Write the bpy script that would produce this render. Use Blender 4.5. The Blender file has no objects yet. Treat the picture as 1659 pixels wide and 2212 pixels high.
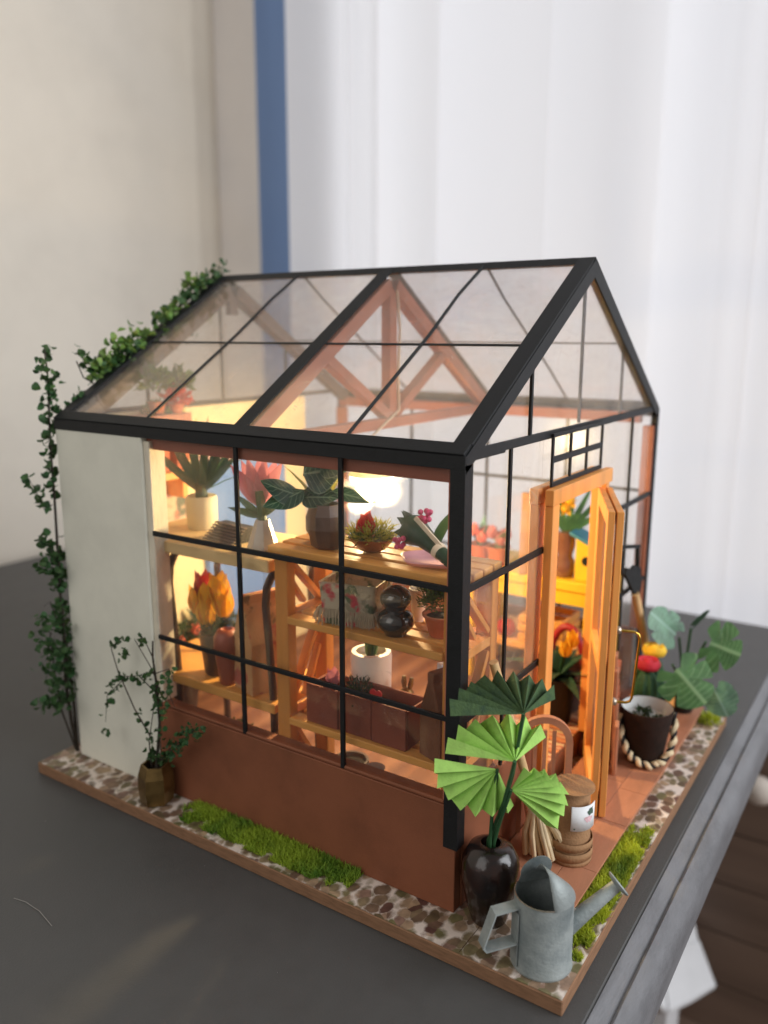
import bpy, bmesh, math, random
from mathutils import Vector, Matrix, Euler, noise
random.seed(7)
R = math.radians
S = 0.01                      # everything below is written in centimetres
sc = bpy.context.scene
COL = sc.collection

# ------------------------------------------------------------------ camera
YAW, PITCH, ROLL = R(33.4126), R(-12.0222), R(0.145)
CAM = Vector((-14.0596, -4.8960, 13.2458)); FPX = 1792.76
fw = Vector((math.cos(PITCH)*math.cos(YAW), math.cos(PITCH)*math.sin(YAW), math.sin(PITCH)))
r0 = fw.cross(Vector((0, 0, 1))).normalized(); u0 = r0.cross(fw)
rt = math.cos(ROLL)*r0 + math.sin(ROLL)*u0
up = -math.sin(ROLL)*r0 + math.cos(ROLL)*u0
cd = bpy.data.cameras.new('camera'); cam = bpy.data.objects.new('camera', cd); COL.objects.link(cam)
M = Matrix((rt, up, -fw)).transposed().to_4x4(); M.translation = CAM*S
cam.matrix_world = M
cd.sensor_fit = 'VERTICAL'; cd.sensor_height = 36; cd.sensor_width = 27; cd.lens = FPX/2212*36
cd.clip_start = 0.01; cd.clip_end = 50
cd.dof.use_dof = True; cd.dof.focus_distance = 19.4*S; cd.dof.aperture_fstop = cd.lens/2.5
sc.camera = cam

# ------------------------------------------------------------------ light
w = bpy.data.worlds.new('World'); sc.world = w; w.use_nodes = True
w.node_tree.nodes['Background'].inputs[0].default_value = (1.0, 0.97, 0.93, 1)
w.node_tree.nodes['Background'].inputs[1].default_value = 0.29
def area(name, loc, target, sx, sy, power, col):
    l = bpy.data.lights.new(name, 'AREA'); l.shape = 'RECTANGLE'; l.size = sx*S; l.size_y = sy*S
    l.energy = power; l.color = col
    o = bpy.data.objects.new(name, l); COL.objects.link(o); o.location = Vector(loc)*S
    o.rotation_euler = (Vector(target)-Vector(loc)).to_track_quat('-Z', 'Y').to_euler()
    return o
area('window_light', (18, -85, 48), (6, 4, 3), 80, 70, 11.5, (0.93, 0.96, 1.0))
area('room_light', (-95, 45, 62), (6, 12, 6), 110, 90, 5.0, (1.0, .97, .93))
wl = area('window_behind_curtain', (38.6, 7.5, 26), (30, 7.5, 26), 53, 66, 1.5, (0.92, 0.95, 1.0)); wl.data.spread = R(110)
sc.view_settings.view_transform = 'Standard'; sc.view_settings.look = 'None'
sc.view_settings.exposure = 0.0; sc.view_settings.gamma = 1.0; sc.view_settings.use_curve_mapping = False
sc.render.engine = 'CYCLES'
sc.cycles.use_denoising = True
try: sc.cycles.denoiser = 'OPENIMAGEDENOISE'
except Exception: pass
sc.cycles.max_bounces = 8; sc.cycles.diffuse_bounces = 4; sc.cycles.glossy_bounces = 4
sc.cycles.transmission_bounces = 6; sc.cycles.transparent_max_bounces = 32
sc.cycles.sample_clamp_indirect = 3.0; sc.cycles.caustics_reflective = False; sc.cycles.caustics_refractive = False

# ------------------------------------------------------------------ picking places
def PX(x, y, ax, val):        # the point of a plane (axis ax = val) that the photograph shows at x, y
    d = fw + rt*((x-829.5)/FPX) - up*((y-1106)/FPX)
    return CAM + d*((val-CAM[ax])/d[ax])
def PD(x, y, dep):            # the point at a distance along the view axis
    return CAM + (fw + rt*((x-829.5)/FPX) - up*((y-1106)/FPX))*dep

# ------------------------------------------------------------------ materials
def lin(c):
    return tuple(((v/255)/12.92 if v/255 <= .04045 else ((v/255+.055)/1.055)**2.4) for v in c)
MATS = {}
def new(name):
    m = bpy.data.materials.new(name); m.use_nodes = True; nt = m.node_tree; nt.nodes.clear()
    out = nt.nodes.new('ShaderNodeOutputMaterial'); MATS[name] = m
    return m, nt, out
def N(nt, t, **k):
    n = nt.nodes.new(t)
    for a, b in k.items():
        if a.startswith('i_'): n.inputs[a[2:].replace('_', ' ')].default_value = b
        else: setattr(n, a, b)
    return n
def coords(nt, stretch=(1, 1, 1), rand=True):
    tc = N(nt, 'ShaderNodeTexCoord'); mp = N(nt, 'ShaderNodeMapping'); mp.inputs['Scale'].default_value = stretch
    nt.links.new(tc.outputs['Object'], mp.inputs['Vector'])
    if rand:
        oi = N(nt, 'ShaderNodeObjectInfo'); ml = N(nt, 'ShaderNodeMath', operation='MULTIPLY'); ml.inputs[1].default_value = 3.7
        nt.links.new(oi.outputs['Random'], ml.inputs[0]); ad = N(nt, 'ShaderNodeVectorMath', operation='ADD')
        nt.links.new(mp.outputs[0], ad.inputs[0]); nt.links.new(ml.outputs[0], ad.inputs[1])
        return ad.outputs[0]
    return mp.outputs[0]
def ramp(nt, fac, stops):
    r = N(nt, 'ShaderNodeValToRGB'); e = r.color_ramp.elements
    while len(e) < len(stops): e.new(0.5)
    for el, (p, c) in zip(e, stops): el.position = p; el.color = (*c, 1)
    nt.links.new(fac, r.inputs[0]); return r.outputs[0]
def mat(name, c, rough=.6, var=.18, scale=300, stretch=(1, 1, 1), bump=.15, bscale=1500, metal=0, spec=.4, c2=None,
        coat=0, transl=0, rvar=.1, hue=.0):
    m, nt, out = new(name); L = nt.links
    c = lin(c); c2 = lin(c2) if c2 else tuple(v*(1-var*1.6) for v in c)
    v = coords(nt, stretch)
    n1 = N(nt, 'ShaderNodeTexNoise'); n1.inputs['Scale'].default_value = scale; n1.inputs['Detail'].default_value = 6
    n1.inputs['Roughness'].default_value = .62
    L.new(v, n1.inputs['Vector'])
    col = ramp(nt, n1.outputs['Fac'], [(.3, c2), (.55, c), (.8, tuple(min(1, x*(1+var*.6)) for x in c))])
    oi = N(nt, 'ShaderNodeObjectInfo')
    mr = N(nt, 'ShaderNodeMapRange'); mr.inputs['To Min'].default_value = 1-.35*var; mr.inputs['To Max'].default_value = 1+.35*var
    L.new(oi.outputs['Random'], mr.inputs['Value'])
    hs = N(nt, 'ShaderNodeHueSaturation'); L.new(col, hs.inputs['Color']); L.new(mr.outputs[0], hs.inputs['Value'])
    if hue:
        mh = N(nt, 'ShaderNodeMapRange'); mh.inputs['To Min'].default_value = .5-hue; mh.inputs['To Max'].default_value = .5+hue
        L.new(oi.outputs['Random'], mh.inputs['Value']); L.new(mh.outputs[0], hs.inputs['Hue'])
    p = N(nt, 'ShaderNodeBsdfPrincipled'); L.new(hs.outputs[0], p.inputs['Base Color'])
    rr = N(nt, 'ShaderNodeMapRange'); rr.inputs['To Min'].default_value = max(.02, rough-rvar); rr.inputs['To Max'].default_value = min(1, rough+rvar)
    L.new(n1.outputs['Fac'], rr.inputs['Value']); L.new(rr.outputs[0], p.inputs['Roughness'])
    p.inputs['Metallic'].default_value = metal; p.inputs['Specular IOR Level'].default_value = spec
    p.inputs['Coat Weight'].default_value = coat; p.inputs['Coat Roughness'].default_value = .08
    if bump:
        n2 = N(nt, 'ShaderNodeTexNoise'); n2.inputs['Scale'].default_value = bscale; n2.inputs['Detail'].default_value = 4
        L.new(v, n2.inputs['Vector'])
        b = N(nt, 'ShaderNodeBump'); b.inputs['Strength'].default_value = bump; b.inputs['Distance'].default_value = .0004
        L.new(n2.outputs['Fac'], b.inputs['Height']); L.new(b.outputs[0], p.inputs['Normal'])
    if transl:
        t = N(nt, 'ShaderNodeBsdfTranslucent'); L.new(hs.outputs[0], t.inputs['Color'])
        mx = N(nt, 'ShaderNodeMixShader'); mx.inputs[0].default_value = transl
        L.new(p.outputs[0], mx.inputs[1]); L.new(t.outputs[0], mx.inputs[2]); L.new(mx.outputs[0], out.inputs[0])
    else: L.new(p.outputs[0], out.inputs[0])
    return m
def glass(name, haze, tint, scratch=.0, halo=0, gr=.07, f0=.013, fk=.45, wr=.12):
    m, nt, out = new(name); L = nt.links
    v = coords(nt)
    tr = N(nt, 'ShaderNodeBsdfTransparent'); tr.inputs[0].default_value = (*tint, 1)
    gl = N(nt, 'ShaderNodeBsdfGlossy'); gl.inputs['Roughness'].default_value = gr
    nb = N(nt, 'ShaderNodeTexNoise'); nb.inputs['Scale'].default_value = 40; L.new(v, nb.inputs['Vector'])
    b = N(nt, 'ShaderNodeBump'); b.inputs['Strength'].default_value = wr; b.inputs['Distance'].default_value = .002
    L.new(nb.outputs['Fac'], b.inputs['Height']); L.new(b.outputs[0], gl.inputs['Normal'])
    lw = N(nt, 'ShaderNodeLayerWeight'); lw.inputs['Blend'].default_value = .5
    pw = N(nt, 'ShaderNodeMath', operation='POWER'); pw.inputs[1].default_value = 4.5; L.new(lw.outputs['Facing'], pw.inputs[0])
    fr = N(nt, 'ShaderNodeMath', operation='MULTIPLY_ADD'); fr.inputs[1].default_value = fk; fr.inputs[2].default_value = f0; L.new(pw.outputs[0], fr.inputs[0])
    m1 = N(nt, 'ShaderNodeMixShader'); L.new(fr.outputs[0], m1.inputs[0]); L.new(tr.outputs[0], m1.inputs[1]); L.new(gl.outputs[0], m1.inputs[2])
    if halo:
        rf = N(nt, 'ShaderNodeBsdfRefraction'); rf.inputs['Roughness'].default_value = .38; rf.inputs['IOR'].default_value = 1.08
        mh = N(nt, 'ShaderNodeMixShader'); mh.inputs[0].default_value = halo; L.new(m1.outputs[0], mh.inputs[1]); L.new(rf.outputs[0], mh.inputs[2]); m1 = mh
    # dust film and fine scratches
    nz = N(nt, 'ShaderNodeTexNoise'); nz.inputs['Scale'].default_value = 90; nz.inputs['Detail'].default_value = 5; L.new(v, nz.inputs['Vector'])
    mr = N(nt, 'ShaderNodeMapRange'); mr.inputs['From Min'].default_value = .3; mr.inputs['From Max'].default_value = .75
    mr.inputs['To Min'].default_value = haze*.6; mr.inputs['To Max'].default_value = haze*1.6
    L.new(nz.outputs['Fac'], mr.inputs['Value']); fac = mr.outputs[0]
    if scratch:
        for k, (st, sc_) in enumerate((((1, 9, 1), 160), ((8, 1.2, 2), 190), ((3, 2, 9), 140))):
            mp = N(nt, 'ShaderNodeMapping'); mp.inputs['Scale'].default_value = st; mp.inputs['Rotation'].default_value = (.5*k, .3+k, .7+.9*k)
            L.new(v, mp.inputs['Vector'])
            vn = N(nt, 'ShaderNodeTexVoronoi', feature='DISTANCE_TO_EDGE'); vn.inputs['Scale'].default_value = sc_; L.new(mp.outputs[0], vn.inputs['Vector'])
            lt = N(nt, 'ShaderNodeMath', operation='LESS_THAN'); lt.inputs[1].default_value = .009; L.new(vn.outputs['Distance'], lt.inputs[0])
            n3 = N(nt, 'ShaderNodeTexNoise'); n3.inputs['Scale'].default_value = 120+40*k; L.new(v, n3.inputs['Vector'])
            gt = N(nt, 'ShaderNodeMath', operation='GREATER_THAN'); gt.inputs[1].default_value = .63; L.new(n3.outputs['Fac'], gt.inputs[0])
            mu = N(nt, 'ShaderNodeMath', operation='MULTIPLY'); L.new(lt.outputs[0], mu.inputs[0]); L.new(gt.outputs[0], mu.inputs[1])
            ma = N(nt, 'ShaderNodeMath', operation='MULTIPLY_ADD'); ma.inputs[1].default_value = scratch
            L.new(mu.outputs[0], ma.inputs[0]); L.new(fac, ma.inputs[2]); fac = ma.outputs[0]
    df = N(nt, 'ShaderNodeBsdfDiffuse'); df.inputs[0].default_value = (.85, .8, .77, 1)
    tl = N(nt, 'ShaderNodeBsdfTranslucent'); tl.inputs[0].default_value = (.85, .8, .77, 1)
    m3 = N(nt, 'ShaderNodeMixShader'); m3.inputs[0].default_value = .55; L.new(df.outputs[0], m3.inputs[1]); L.new(tl.outputs[0], m3.inputs[2])
    m2 = N(nt, 'ShaderNodeMixShader'); L.new(fac, m2.inputs[0]); L.new(m1.outputs[0], m2.inputs[1]); L.new(m3.outputs[0], m2.inputs[2])
    L.new(m2.outputs[0], out.inputs[0]); return m
def emit(name, c, s):
    m, nt, out = new(name); e = N(nt, 'ShaderNodeEmission'); e.inputs[0].default_value = (*c, 1); e.inputs[1].default_value = s
    nt.links.new(e.outputs[0], out.inputs[0]); return m

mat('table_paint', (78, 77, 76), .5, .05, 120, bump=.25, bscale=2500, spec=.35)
mat('moulding_lit', (116, 116, 119), .45, .2, 160, stretch=(.35, 1, 1), bump=.4, bscale=1800, spec=.4)  # lighter than the table top: side light on the rim put into the colour
mat('wall_paint', (224, 215, 201), .9, .04, 20, bump=.1, bscale=300, spec=.1)
mat('wall_pale', (240, 235, 232), .9, .03, 20, bump=.05, spec=.1)
mat('floor_wood', (120, 98, 84), .5, .22, 30, stretch=(1, .06, 1), bump=.1)
mat('mdf', (150, 113, 86), .8, .18, 260, stretch=(1, 1, 6), bump=.3, bscale=2600, spec=.2)
mat('brown_board', (140, 84, 58), .62, .16, 45, bump=.12, bscale=2200, spec=.35)
mat('porch_wood', (182, 124, 94), .62, .14, 140, stretch=(.3, 1, 1), bump=.2, bscale=1800, spec=.3)
mat('white_board', (232, 230, 216), .75, .05, 60, bump=.12, bscale=1800, spec=.25)
mat('white_edge', (222, 212, 192), .7, .16, 260, stretch=(1, 1, .3), bump=.4, bscale=1500)
mat('cream_board', (236, 214, 166), .75, .05, 60, bump=.1, spec=.2)
mat('black_paper', (22, 23, 25), .55, .3, 500, bump=.3, bscale=3500, spec=.35)
mat('black_paint', (10, 10, 11), .75, .2, 300, bump=.15)
mat('rose_wood', (178, 110, 84), .6, .12, 120, stretch=(1, 1, 1), bump=.15, bscale=1800)
mat('hazed_black', (92, 78, 70), .6, .12, 120, bump=.15)  # black paper of the far rafters, its veil of haze put into the grey
mat('plate_wood', (150, 84, 62), .6, .12, 120, bump=.15)
mat('orange_wood', (238, 162, 86), .5, .14, 160, stretch=(1, 1, .12), bump=.22, bscale=900, spec=.4)
mat('shelf_wood', (222, 158, 80), .5, .18, 150, stretch=(1, .12, 1), bump=.2, bscale=900, spec=.4)
mat('rack_wood', (218, 146, 70), .5, .14, 160, stretch=(1, 1, .12), bump=.22, bscale=900, spec=.4)
mat('pale_wood', (230, 196, 140), .55, .12, 150, stretch=(1, .12, 1), bump=.15, bscale=900)
mat('yellow_wood', (240, 186, 40), .5, .08, 150, bump=.1)
mat('dark_tube', (52, 30, 26), .4, .2, 300, bump=.05, spec=.5)
mat('blue_paint', (108, 138, 190), .7, .08, 80, stretch=(1, 1, .2), bump=.1)
mat('mauve_paint', (196, 160, 156), .7, .08, 80)
mat('terracotta', (176, 92, 58), .6, .14, 250, bump=.2)
mat('terracotta_vase', (150, 76, 52), .42, .12, 250, bump=.1, spec=.5)
mat('mat_rib', (122, 108, 98), .7, .2, 300, bump=.2)
mat('dark_pot', (72, 52, 44), .5, .2, 250, bump=.1)
mat('facet_brown', (92, 66, 50), .4, .2, 300, bump=.1, spec=.5)
mat('black_gloss', (20, 17, 17), .08, .2, 300, bump=.02, bscale=400, spec=.7, coat=.6, rvar=.03)
mat('vase_glaze', (20, 12, 11), .2, .5, 220, bump=.4, bscale=500, spec=.5, coat=.25, c2=(48, 22, 12), rvar=.08)
mat('black_pot', (20, 19, 19), .5, .2, 300)
mat('bronze', (134, 108, 66), .34, .25, 220, metal=.85, bump=.15, bscale=1200)
mat('silver_facet', (176, 172, 168), .45, .12, 300, metal=.25, bump=.3, bscale=1600)
mat('zinc', (156, 163, 162), .55, .34, 110, metal=.25, bump=.3, bscale=1500, c2=(112, 122, 124), spec=.5)
mat('zinc_rust', (158, 150, 140), .6, .3, 260, metal=.2, bump=.3, bscale=1500, c2=(140, 104, 82), spec=.4)
mat('gold', (214, 170, 74), .22, .1, 300, metal=1, bump=0)
mat('steel_cap', (190, 176, 160), .3, .2, 400, metal=.8, bump=.3)
mat('kraft', (176, 128, 84), .85, .16, 220, bump=.4, bscale=1800, spec=.15)
mat('kraft_dark', (126, 82, 58), .8, .16, 220, bump=.4, bscale=1500, spec=.15)
mat('card_brown', (164, 126, 92), .85, .06, 420, stretch=(1, 1, 1), bump=.5, bscale=1800, spec=.15)
mat('white_paper', (236, 236, 238), .7, .03, 100, bump=.1)
mat('print_green', (74, 96, 82), .7, .3, 900, bump=0)
mat('print_pink', (232, 190, 196), .7, .2, 900, bump=0)
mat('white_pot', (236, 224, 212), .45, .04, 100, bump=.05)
mat('frosted', (232, 222, 196), .5, .04, 100, bump=.05, transl=.5)
mat('red_brown_box', (134, 72, 54), .7, .16, 160, bump=.3, bscale=1500, spec=.2)
mat('soil', (40, 30, 24), .95, .5, 700, bump=1, bscale=900)
mat('straw', (238, 214, 174), .7, .22, 260, stretch=(1, 1, .2), bump=.4, bscale=1200)
mat('stick_wood', (216, 178, 128), .6, .12, 300, bump=.2)
mat('rope_cream', (226, 204, 166), .8, .14, 400, bump=.3)
mat('rope_black', (30, 28, 30), .7, .2, 400, bump=.2)
mat('bucket_dark', (50, 35, 29), .85, .25, 200, bump=.3, c2=(32, 23, 19), spec=.2)
mat('bucket_inside', (196, 198, 196), .7, .06, 200)
mat('fan_light', (186, 232, 122), .75, .14, 260, bump=.3, bscale=1700, transl=.22, spec=.2)
mat('fan_dark', (80, 102, 68), .85, .2, 350, bump=.5, bscale=1700, transl=.06, spec=.15, c2=(62, 82, 64))
mat('stem_green', (46, 82, 50), .5, .15, 300, bump=.1)
mat('ivy', (64, 98, 54), .55, .35, 500, bump=.3, transl=.2, hue=.02, c2=(36, 62, 38))
mat('ivy_light', (112, 144, 72), .55, .3, 500, bump=.3, transl=.2, hue=.02)
mat('twig', (58, 50, 42), .7, .25, 500, bump=.4)
mat('grass', (168, 192, 60), .65, .3, 90, bump=0, transl=.25, c2=(86, 136, 46))
mat('moss_light', (188, 198, 56), .7, .3, 160, bump=0, transl=.25, c2=(96, 124, 38))
mat('moss_yellow', (176, 170, 60), .7, .25, 300, bump=0, transl=.25)
mat('moss_green', (84, 112, 42), .7, .3, 300, bump=0, transl=.2)
mat('moss_dark', (48, 66, 36), .7, .3, 300, bump=0, transl=.15)
mat('leaf_dark', (46, 74, 52), .5, .2, 200, bump=.1, transl=.12)
mat('leaf_mid', (74, 116, 62), .5, .2, 200, bump=.1, transl=.2)
mat('leaf_teal', (116, 158, 138), .5, .2, 160, bump=.1, transl=.2)
mat('petal_yellow', (244, 184, 44), .6, .12, 300, bump=.1, transl=.3)
mat('petal_red', (196, 44, 34), .6, .15, 300, bump=.1, transl=.25)
mat('petal_pink', (206, 130, 140), .6, .12, 300, bump=.1, transl=.3)
mat('petal_coral', (232, 118, 96), .6, .12, 300, bump=.1, transl=.3)
mat('berry', (206, 60, 110), .35, .15, 300, bump=0, spec=.6)
mat('ribbon_cream', (234, 218, 190), .7, .08, 300, bump=.2)
mat('dish_pink', (226, 166, 172), .6, .08, 200, bump=.1)
mat('heart_red', (214, 40, 44), .5, .08, 200, bump=0)
mat('teal_paint', (58, 120, 138), .6, .1, 200)
mat('amber_bowl', (150, 92, 54), .15, .2, 200, spec=.7, bump=0, coat=.5)
mat('brown_glass', (126, 84, 66), .12, .15, 200, spec=.7, coat=.5, bump=0)
mat('cactus', (54, 92, 62), .6, .2, 400, bump=.3)
mat('cactus_red', (196, 40, 56), .7, .15, 500, bump=.5, bscale=900)
mat('cactus_yellow', (240, 192, 50), .7, .15, 500, bump=.5, bscale=900)
mat('sack', (160, 150, 138), .9, .2, 250, bump=.5)
mat('hair', (150, 147, 142), .5, .05, 300, bump=0)
mat('blue_gap', (118, 144, 186), .85, .1, 15, stretch=(1, 1, .1), bump=0)  # bluish daylight of the curtain gap, put into a cloth colour
mat('red_paint', (150, 30, 28), .5, .15, 300)
mat('fringe', (186, 170, 144), .9, .16, 500, bump=.3)
glass('pane_wall', .018, (.99, .985, .975), .10, .05, .22)
glass('pane_gable', .055, (.99, .98, .975), .15)
glass('pane_roof', .075, (.99, .985, .982), .16, .05, .10, .045, .6, .45)
emit('bulb_glow', (1.0, .80, .45), 24)

def curtain_mat():
    m, nt, out = new('curtain_cloth'); L = nt.links
    d = N(nt, 'ShaderNodeBsdfDiffuse'); d.inputs[0].default_value = (.80, .79, .80, 1)
    t = N(nt, 'ShaderNodeBsdfTranslucent'); t.inputs[0].default_value = (.80, .80, .83, 1)
    x = N(nt, 'ShaderNodeMixShader'); x.inputs[0].default_value = .42
    L.new(d.outputs[0], x.inputs[1]); L.new(t.outputs[0], x.inputs[2]); L.new(x.outputs[0], out.inputs[0])
curtain_mat()

def pebble_mat():
    m, nt, out = new('pebble_print'); L = nt.links
    v = coords(nt, rand=False)
    nz = N(nt, 'ShaderNodeTexNoise'); nz.inputs['Scale'].default_value = 170; nz.inputs['Detail'].default_value = 3; L.new(v, nz.inputs['Vector'])
    mxv = N(nt, 'ShaderNodeMix', data_type='VECTOR'); mxv.inputs[0].default_value = .0036
    va = N(nt, 'ShaderNodeVectorMath', operation='MULTIPLY_ADD'); va.inputs[1].default_value = (.0034, .0034, 0)
    L.new(nz.outputs['Color'], va.inputs[0]); L.new(v, va.inputs[2])
    sx = N(nt, 'ShaderNodeVectorMath', operation='MULTIPLY'); sx.inputs[1].default_value = (1.0, 1.35, 0); L.new(va.outputs[0], sx.inputs[0])
    vo = N(nt, 'ShaderNodeTexVoronoi', feature='F1'); vo.inputs['Scale'].default_value = 290; L.new(sx.outputs[0], vo.inputs['Vector'])
    ve = N(nt, 'ShaderNodeTexVoronoi', feature='DISTANCE_TO_EDGE'); ve.inputs['Scale'].default_value = 290; L.new(sx.outputs[0], ve.inputs['Vector'])
    se = N(nt, 'ShaderNodeSeparateColor'); L.new(vo.outputs['Color'], se.inputs[0])
    stone = ramp(nt, se.outputs[0], [(0, lin((112, 84, 70))), (.25, lin((140, 122, 94))), (.45, lin((118, 112, 74))),
                                     (.62, lin((98, 64, 58))), (.8, lin((176, 150, 120))), (1, lin((146, 114, 100)))])
    n2 = N(nt, 'ShaderNodeTexNoise'); n2.inputs['Scale'].default_value = 420; n2.inputs['Detail'].default_value = 4; L.new(v, n2.inputs['Vector'])
    n2r = ramp(nt, n2.outputs['Fac'], [(.3, (.55, .55, .55)), (.7, (1.1, 1.1, 1.1))])
    mu = N(nt, 'ShaderNodeMix', data_type='RGBA', blend_type='MULTIPLY'); mu.inputs[0].default_value = 1
    L.new(stone, mu.inputs[6]); L.new(n2r, mu.inputs[7])
    n4 = N(nt, 'ShaderNodeTexNoise'); n4.inputs['Scale'].default_value = 330; n4.inputs['Detail'].default_value = 4; n4.inputs['Roughness'].default_value = .7; L.new(v, n4.inputs['Vector'])
    jj = N(nt, 'ShaderNodeMath', operation='MULTIPLY_ADD'); jj.inputs[1].default_value = .62; L.new(n4.outputs['Fac'], jj.inputs[0]); L.new(vo.outputs['Distance'], jj.inputs[2])
    j3 = N(nt, 'ShaderNodeMath', operation='MULTIPLY_ADD'); j3.inputs[1].default_value = .22; L.new(se.outputs[1], j3.inputs[0]); L.new(jj.outputs[0], j3.inputs[2])
    jm = N(nt, 'ShaderNodeMath', operation='MULTIPLY'); jm.inputs[1].default_value = 1.0
    j5 = N(nt, 'ShaderNodeMath', operation='MULTIPLY'); j5.inputs[1].default_value = .7; L.new(j3.outputs[0], j5.inputs[0])
    L.new(ramp(nt, j5.outputs[0], [(.66, (0, 0, 0)), (.86, (1, 1, 1))]), jm.inputs[0])
    mx = N(nt, 'ShaderNodeMix', data_type='RGBA'); L.new(jm.outputs[0], mx.inputs[0]); L.new(mu.outputs[2], mx.inputs[6]); mx.inputs[7].default_value = (*lin((222, 208, 197)), 1)
    p = N(nt, 'ShaderNodeBsdfPrincipled'); p.inputs['Roughness'].default_value = .55; L.new(mx.outputs[2], p.inputs['Base Color'])
    L.new(p.outputs[0], out.inputs[0])
pebble_mat()

def stripes_mat(name, cols, scale, axis, rough=.9, warp=.0):
    m, nt, out = new(name); L = nt.links
    v = coords(nt, rand=False); sp = N(nt, 'ShaderNodeSeparateXYZ'); L.new(v, sp.inputs[0])
    nz = N(nt, 'ShaderNodeTexNoise'); nz.inputs['Scale'].default_value = 500; L.new(v, nz.inputs['Vector'])
    a = N(nt, 'ShaderNodeMath', operation='MULTIPLY_ADD'); a.inputs[1].default_value = .0025; L.new(nz.outputs['Fac'], a.inputs[0]); L.new(sp.outputs[axis], a.inputs[2])
    ml = N(nt, 'ShaderNodeMath', operation='MULTIPLY'); ml.inputs[1].default_value = scale; L.new(a.outputs[0], ml.inputs[0])
    fr = N(nt, 'ShaderNodeMath', operation='FRACT'); L.new(ml.outputs[0], fr.inputs[0])
    c = ramp(nt, fr.outputs[0], [(i/len(cols), lin(k)) for i, k in enumerate(cols)])
    p = N(nt, 'ShaderNodeBsdfPrincipled'); p.inputs['Roughness'].default_value = rough; L.new(c, p.inputs['Base Color']); L.new(p.outputs[0], out.inputs[0])
stripes_mat('rug', [(150, 60, 40), (206, 160, 120), (168, 74, 46), (214, 186, 140), (120, 44, 34), (196, 122, 74)], 130, 0)
stripes_mat('inside_floor', [(136, 88, 58), (104, 62, 42), (146, 100, 72), (118, 74, 50)], 60, 1, .6)

def print_mat(name, base, spots):
    m, nt, out = new(name); L = nt.links; v = coords(nt, rand=False); col = None
    rgb = N(nt, 'ShaderNodeRGB'); rgb.outputs[0].default_value = (*lin(base), 1); col = rgb.outputs[0]
    for k, (sc_, th, c) in enumerate(spots):
        n = N(nt, 'ShaderNodeTexNoise'); n.inputs['Scale'].default_value = sc_; n.inputs['Detail'].default_value = 3
        mp = N(nt, 'ShaderNodeMapping'); mp.inputs['Location'].default_value = (k*.31, k*.7, k*.13); L.new(v, mp.inputs[0]); L.new(mp.outputs[0], n.inputs['Vector'])
        f = ramp(nt, n.outputs['Fac'], [(th, (0, 0, 0)), (th+.05, (1, 1, 1))])
        mx = N(nt, 'ShaderNodeMix', data_type='RGBA'); L.new(f, mx.inputs[0]); L.new(col, mx.inputs[6]); mx.inputs[7].default_value = (*lin(c), 1); col = mx.outputs[2]
    wv = N(nt, 'ShaderNodeTexNoise'); wv.inputs['Scale'].default_value = 2500; L.new(v, wv.inputs['Vector'])
    b = N(nt, 'ShaderNodeBump'); b.inputs['Strength'].default_value = .5; b.inputs['Distance'].default_value = .0004; L.new(wv.outputs['Fac'], b.inputs['Height'])
    p = N(nt, 'ShaderNodeBsdfPrincipled'); p.inputs['Roughness'].default_value = .9; L.new(col, p.inputs['Base Color']); L.new(b.outputs[0], p.inputs['Normal'])
    L.new(p.outputs[0], out.inputs[0])
print_mat('basket_cloth', (188, 174, 150), [(150, .52, (96, 108, 78)), (120, .58, (196, 70, 78)), (300, .58, (150, 140, 116))])
print_mat('kraft_print', (196, 148, 100), [(120, .57, (176, 92, 76)), (160, .62, (120, 100, 70))])
print_mat('picture', (206, 176, 150), [(90, .5, (96, 104, 92)), (140, .57, (186, 120, 100))])

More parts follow.
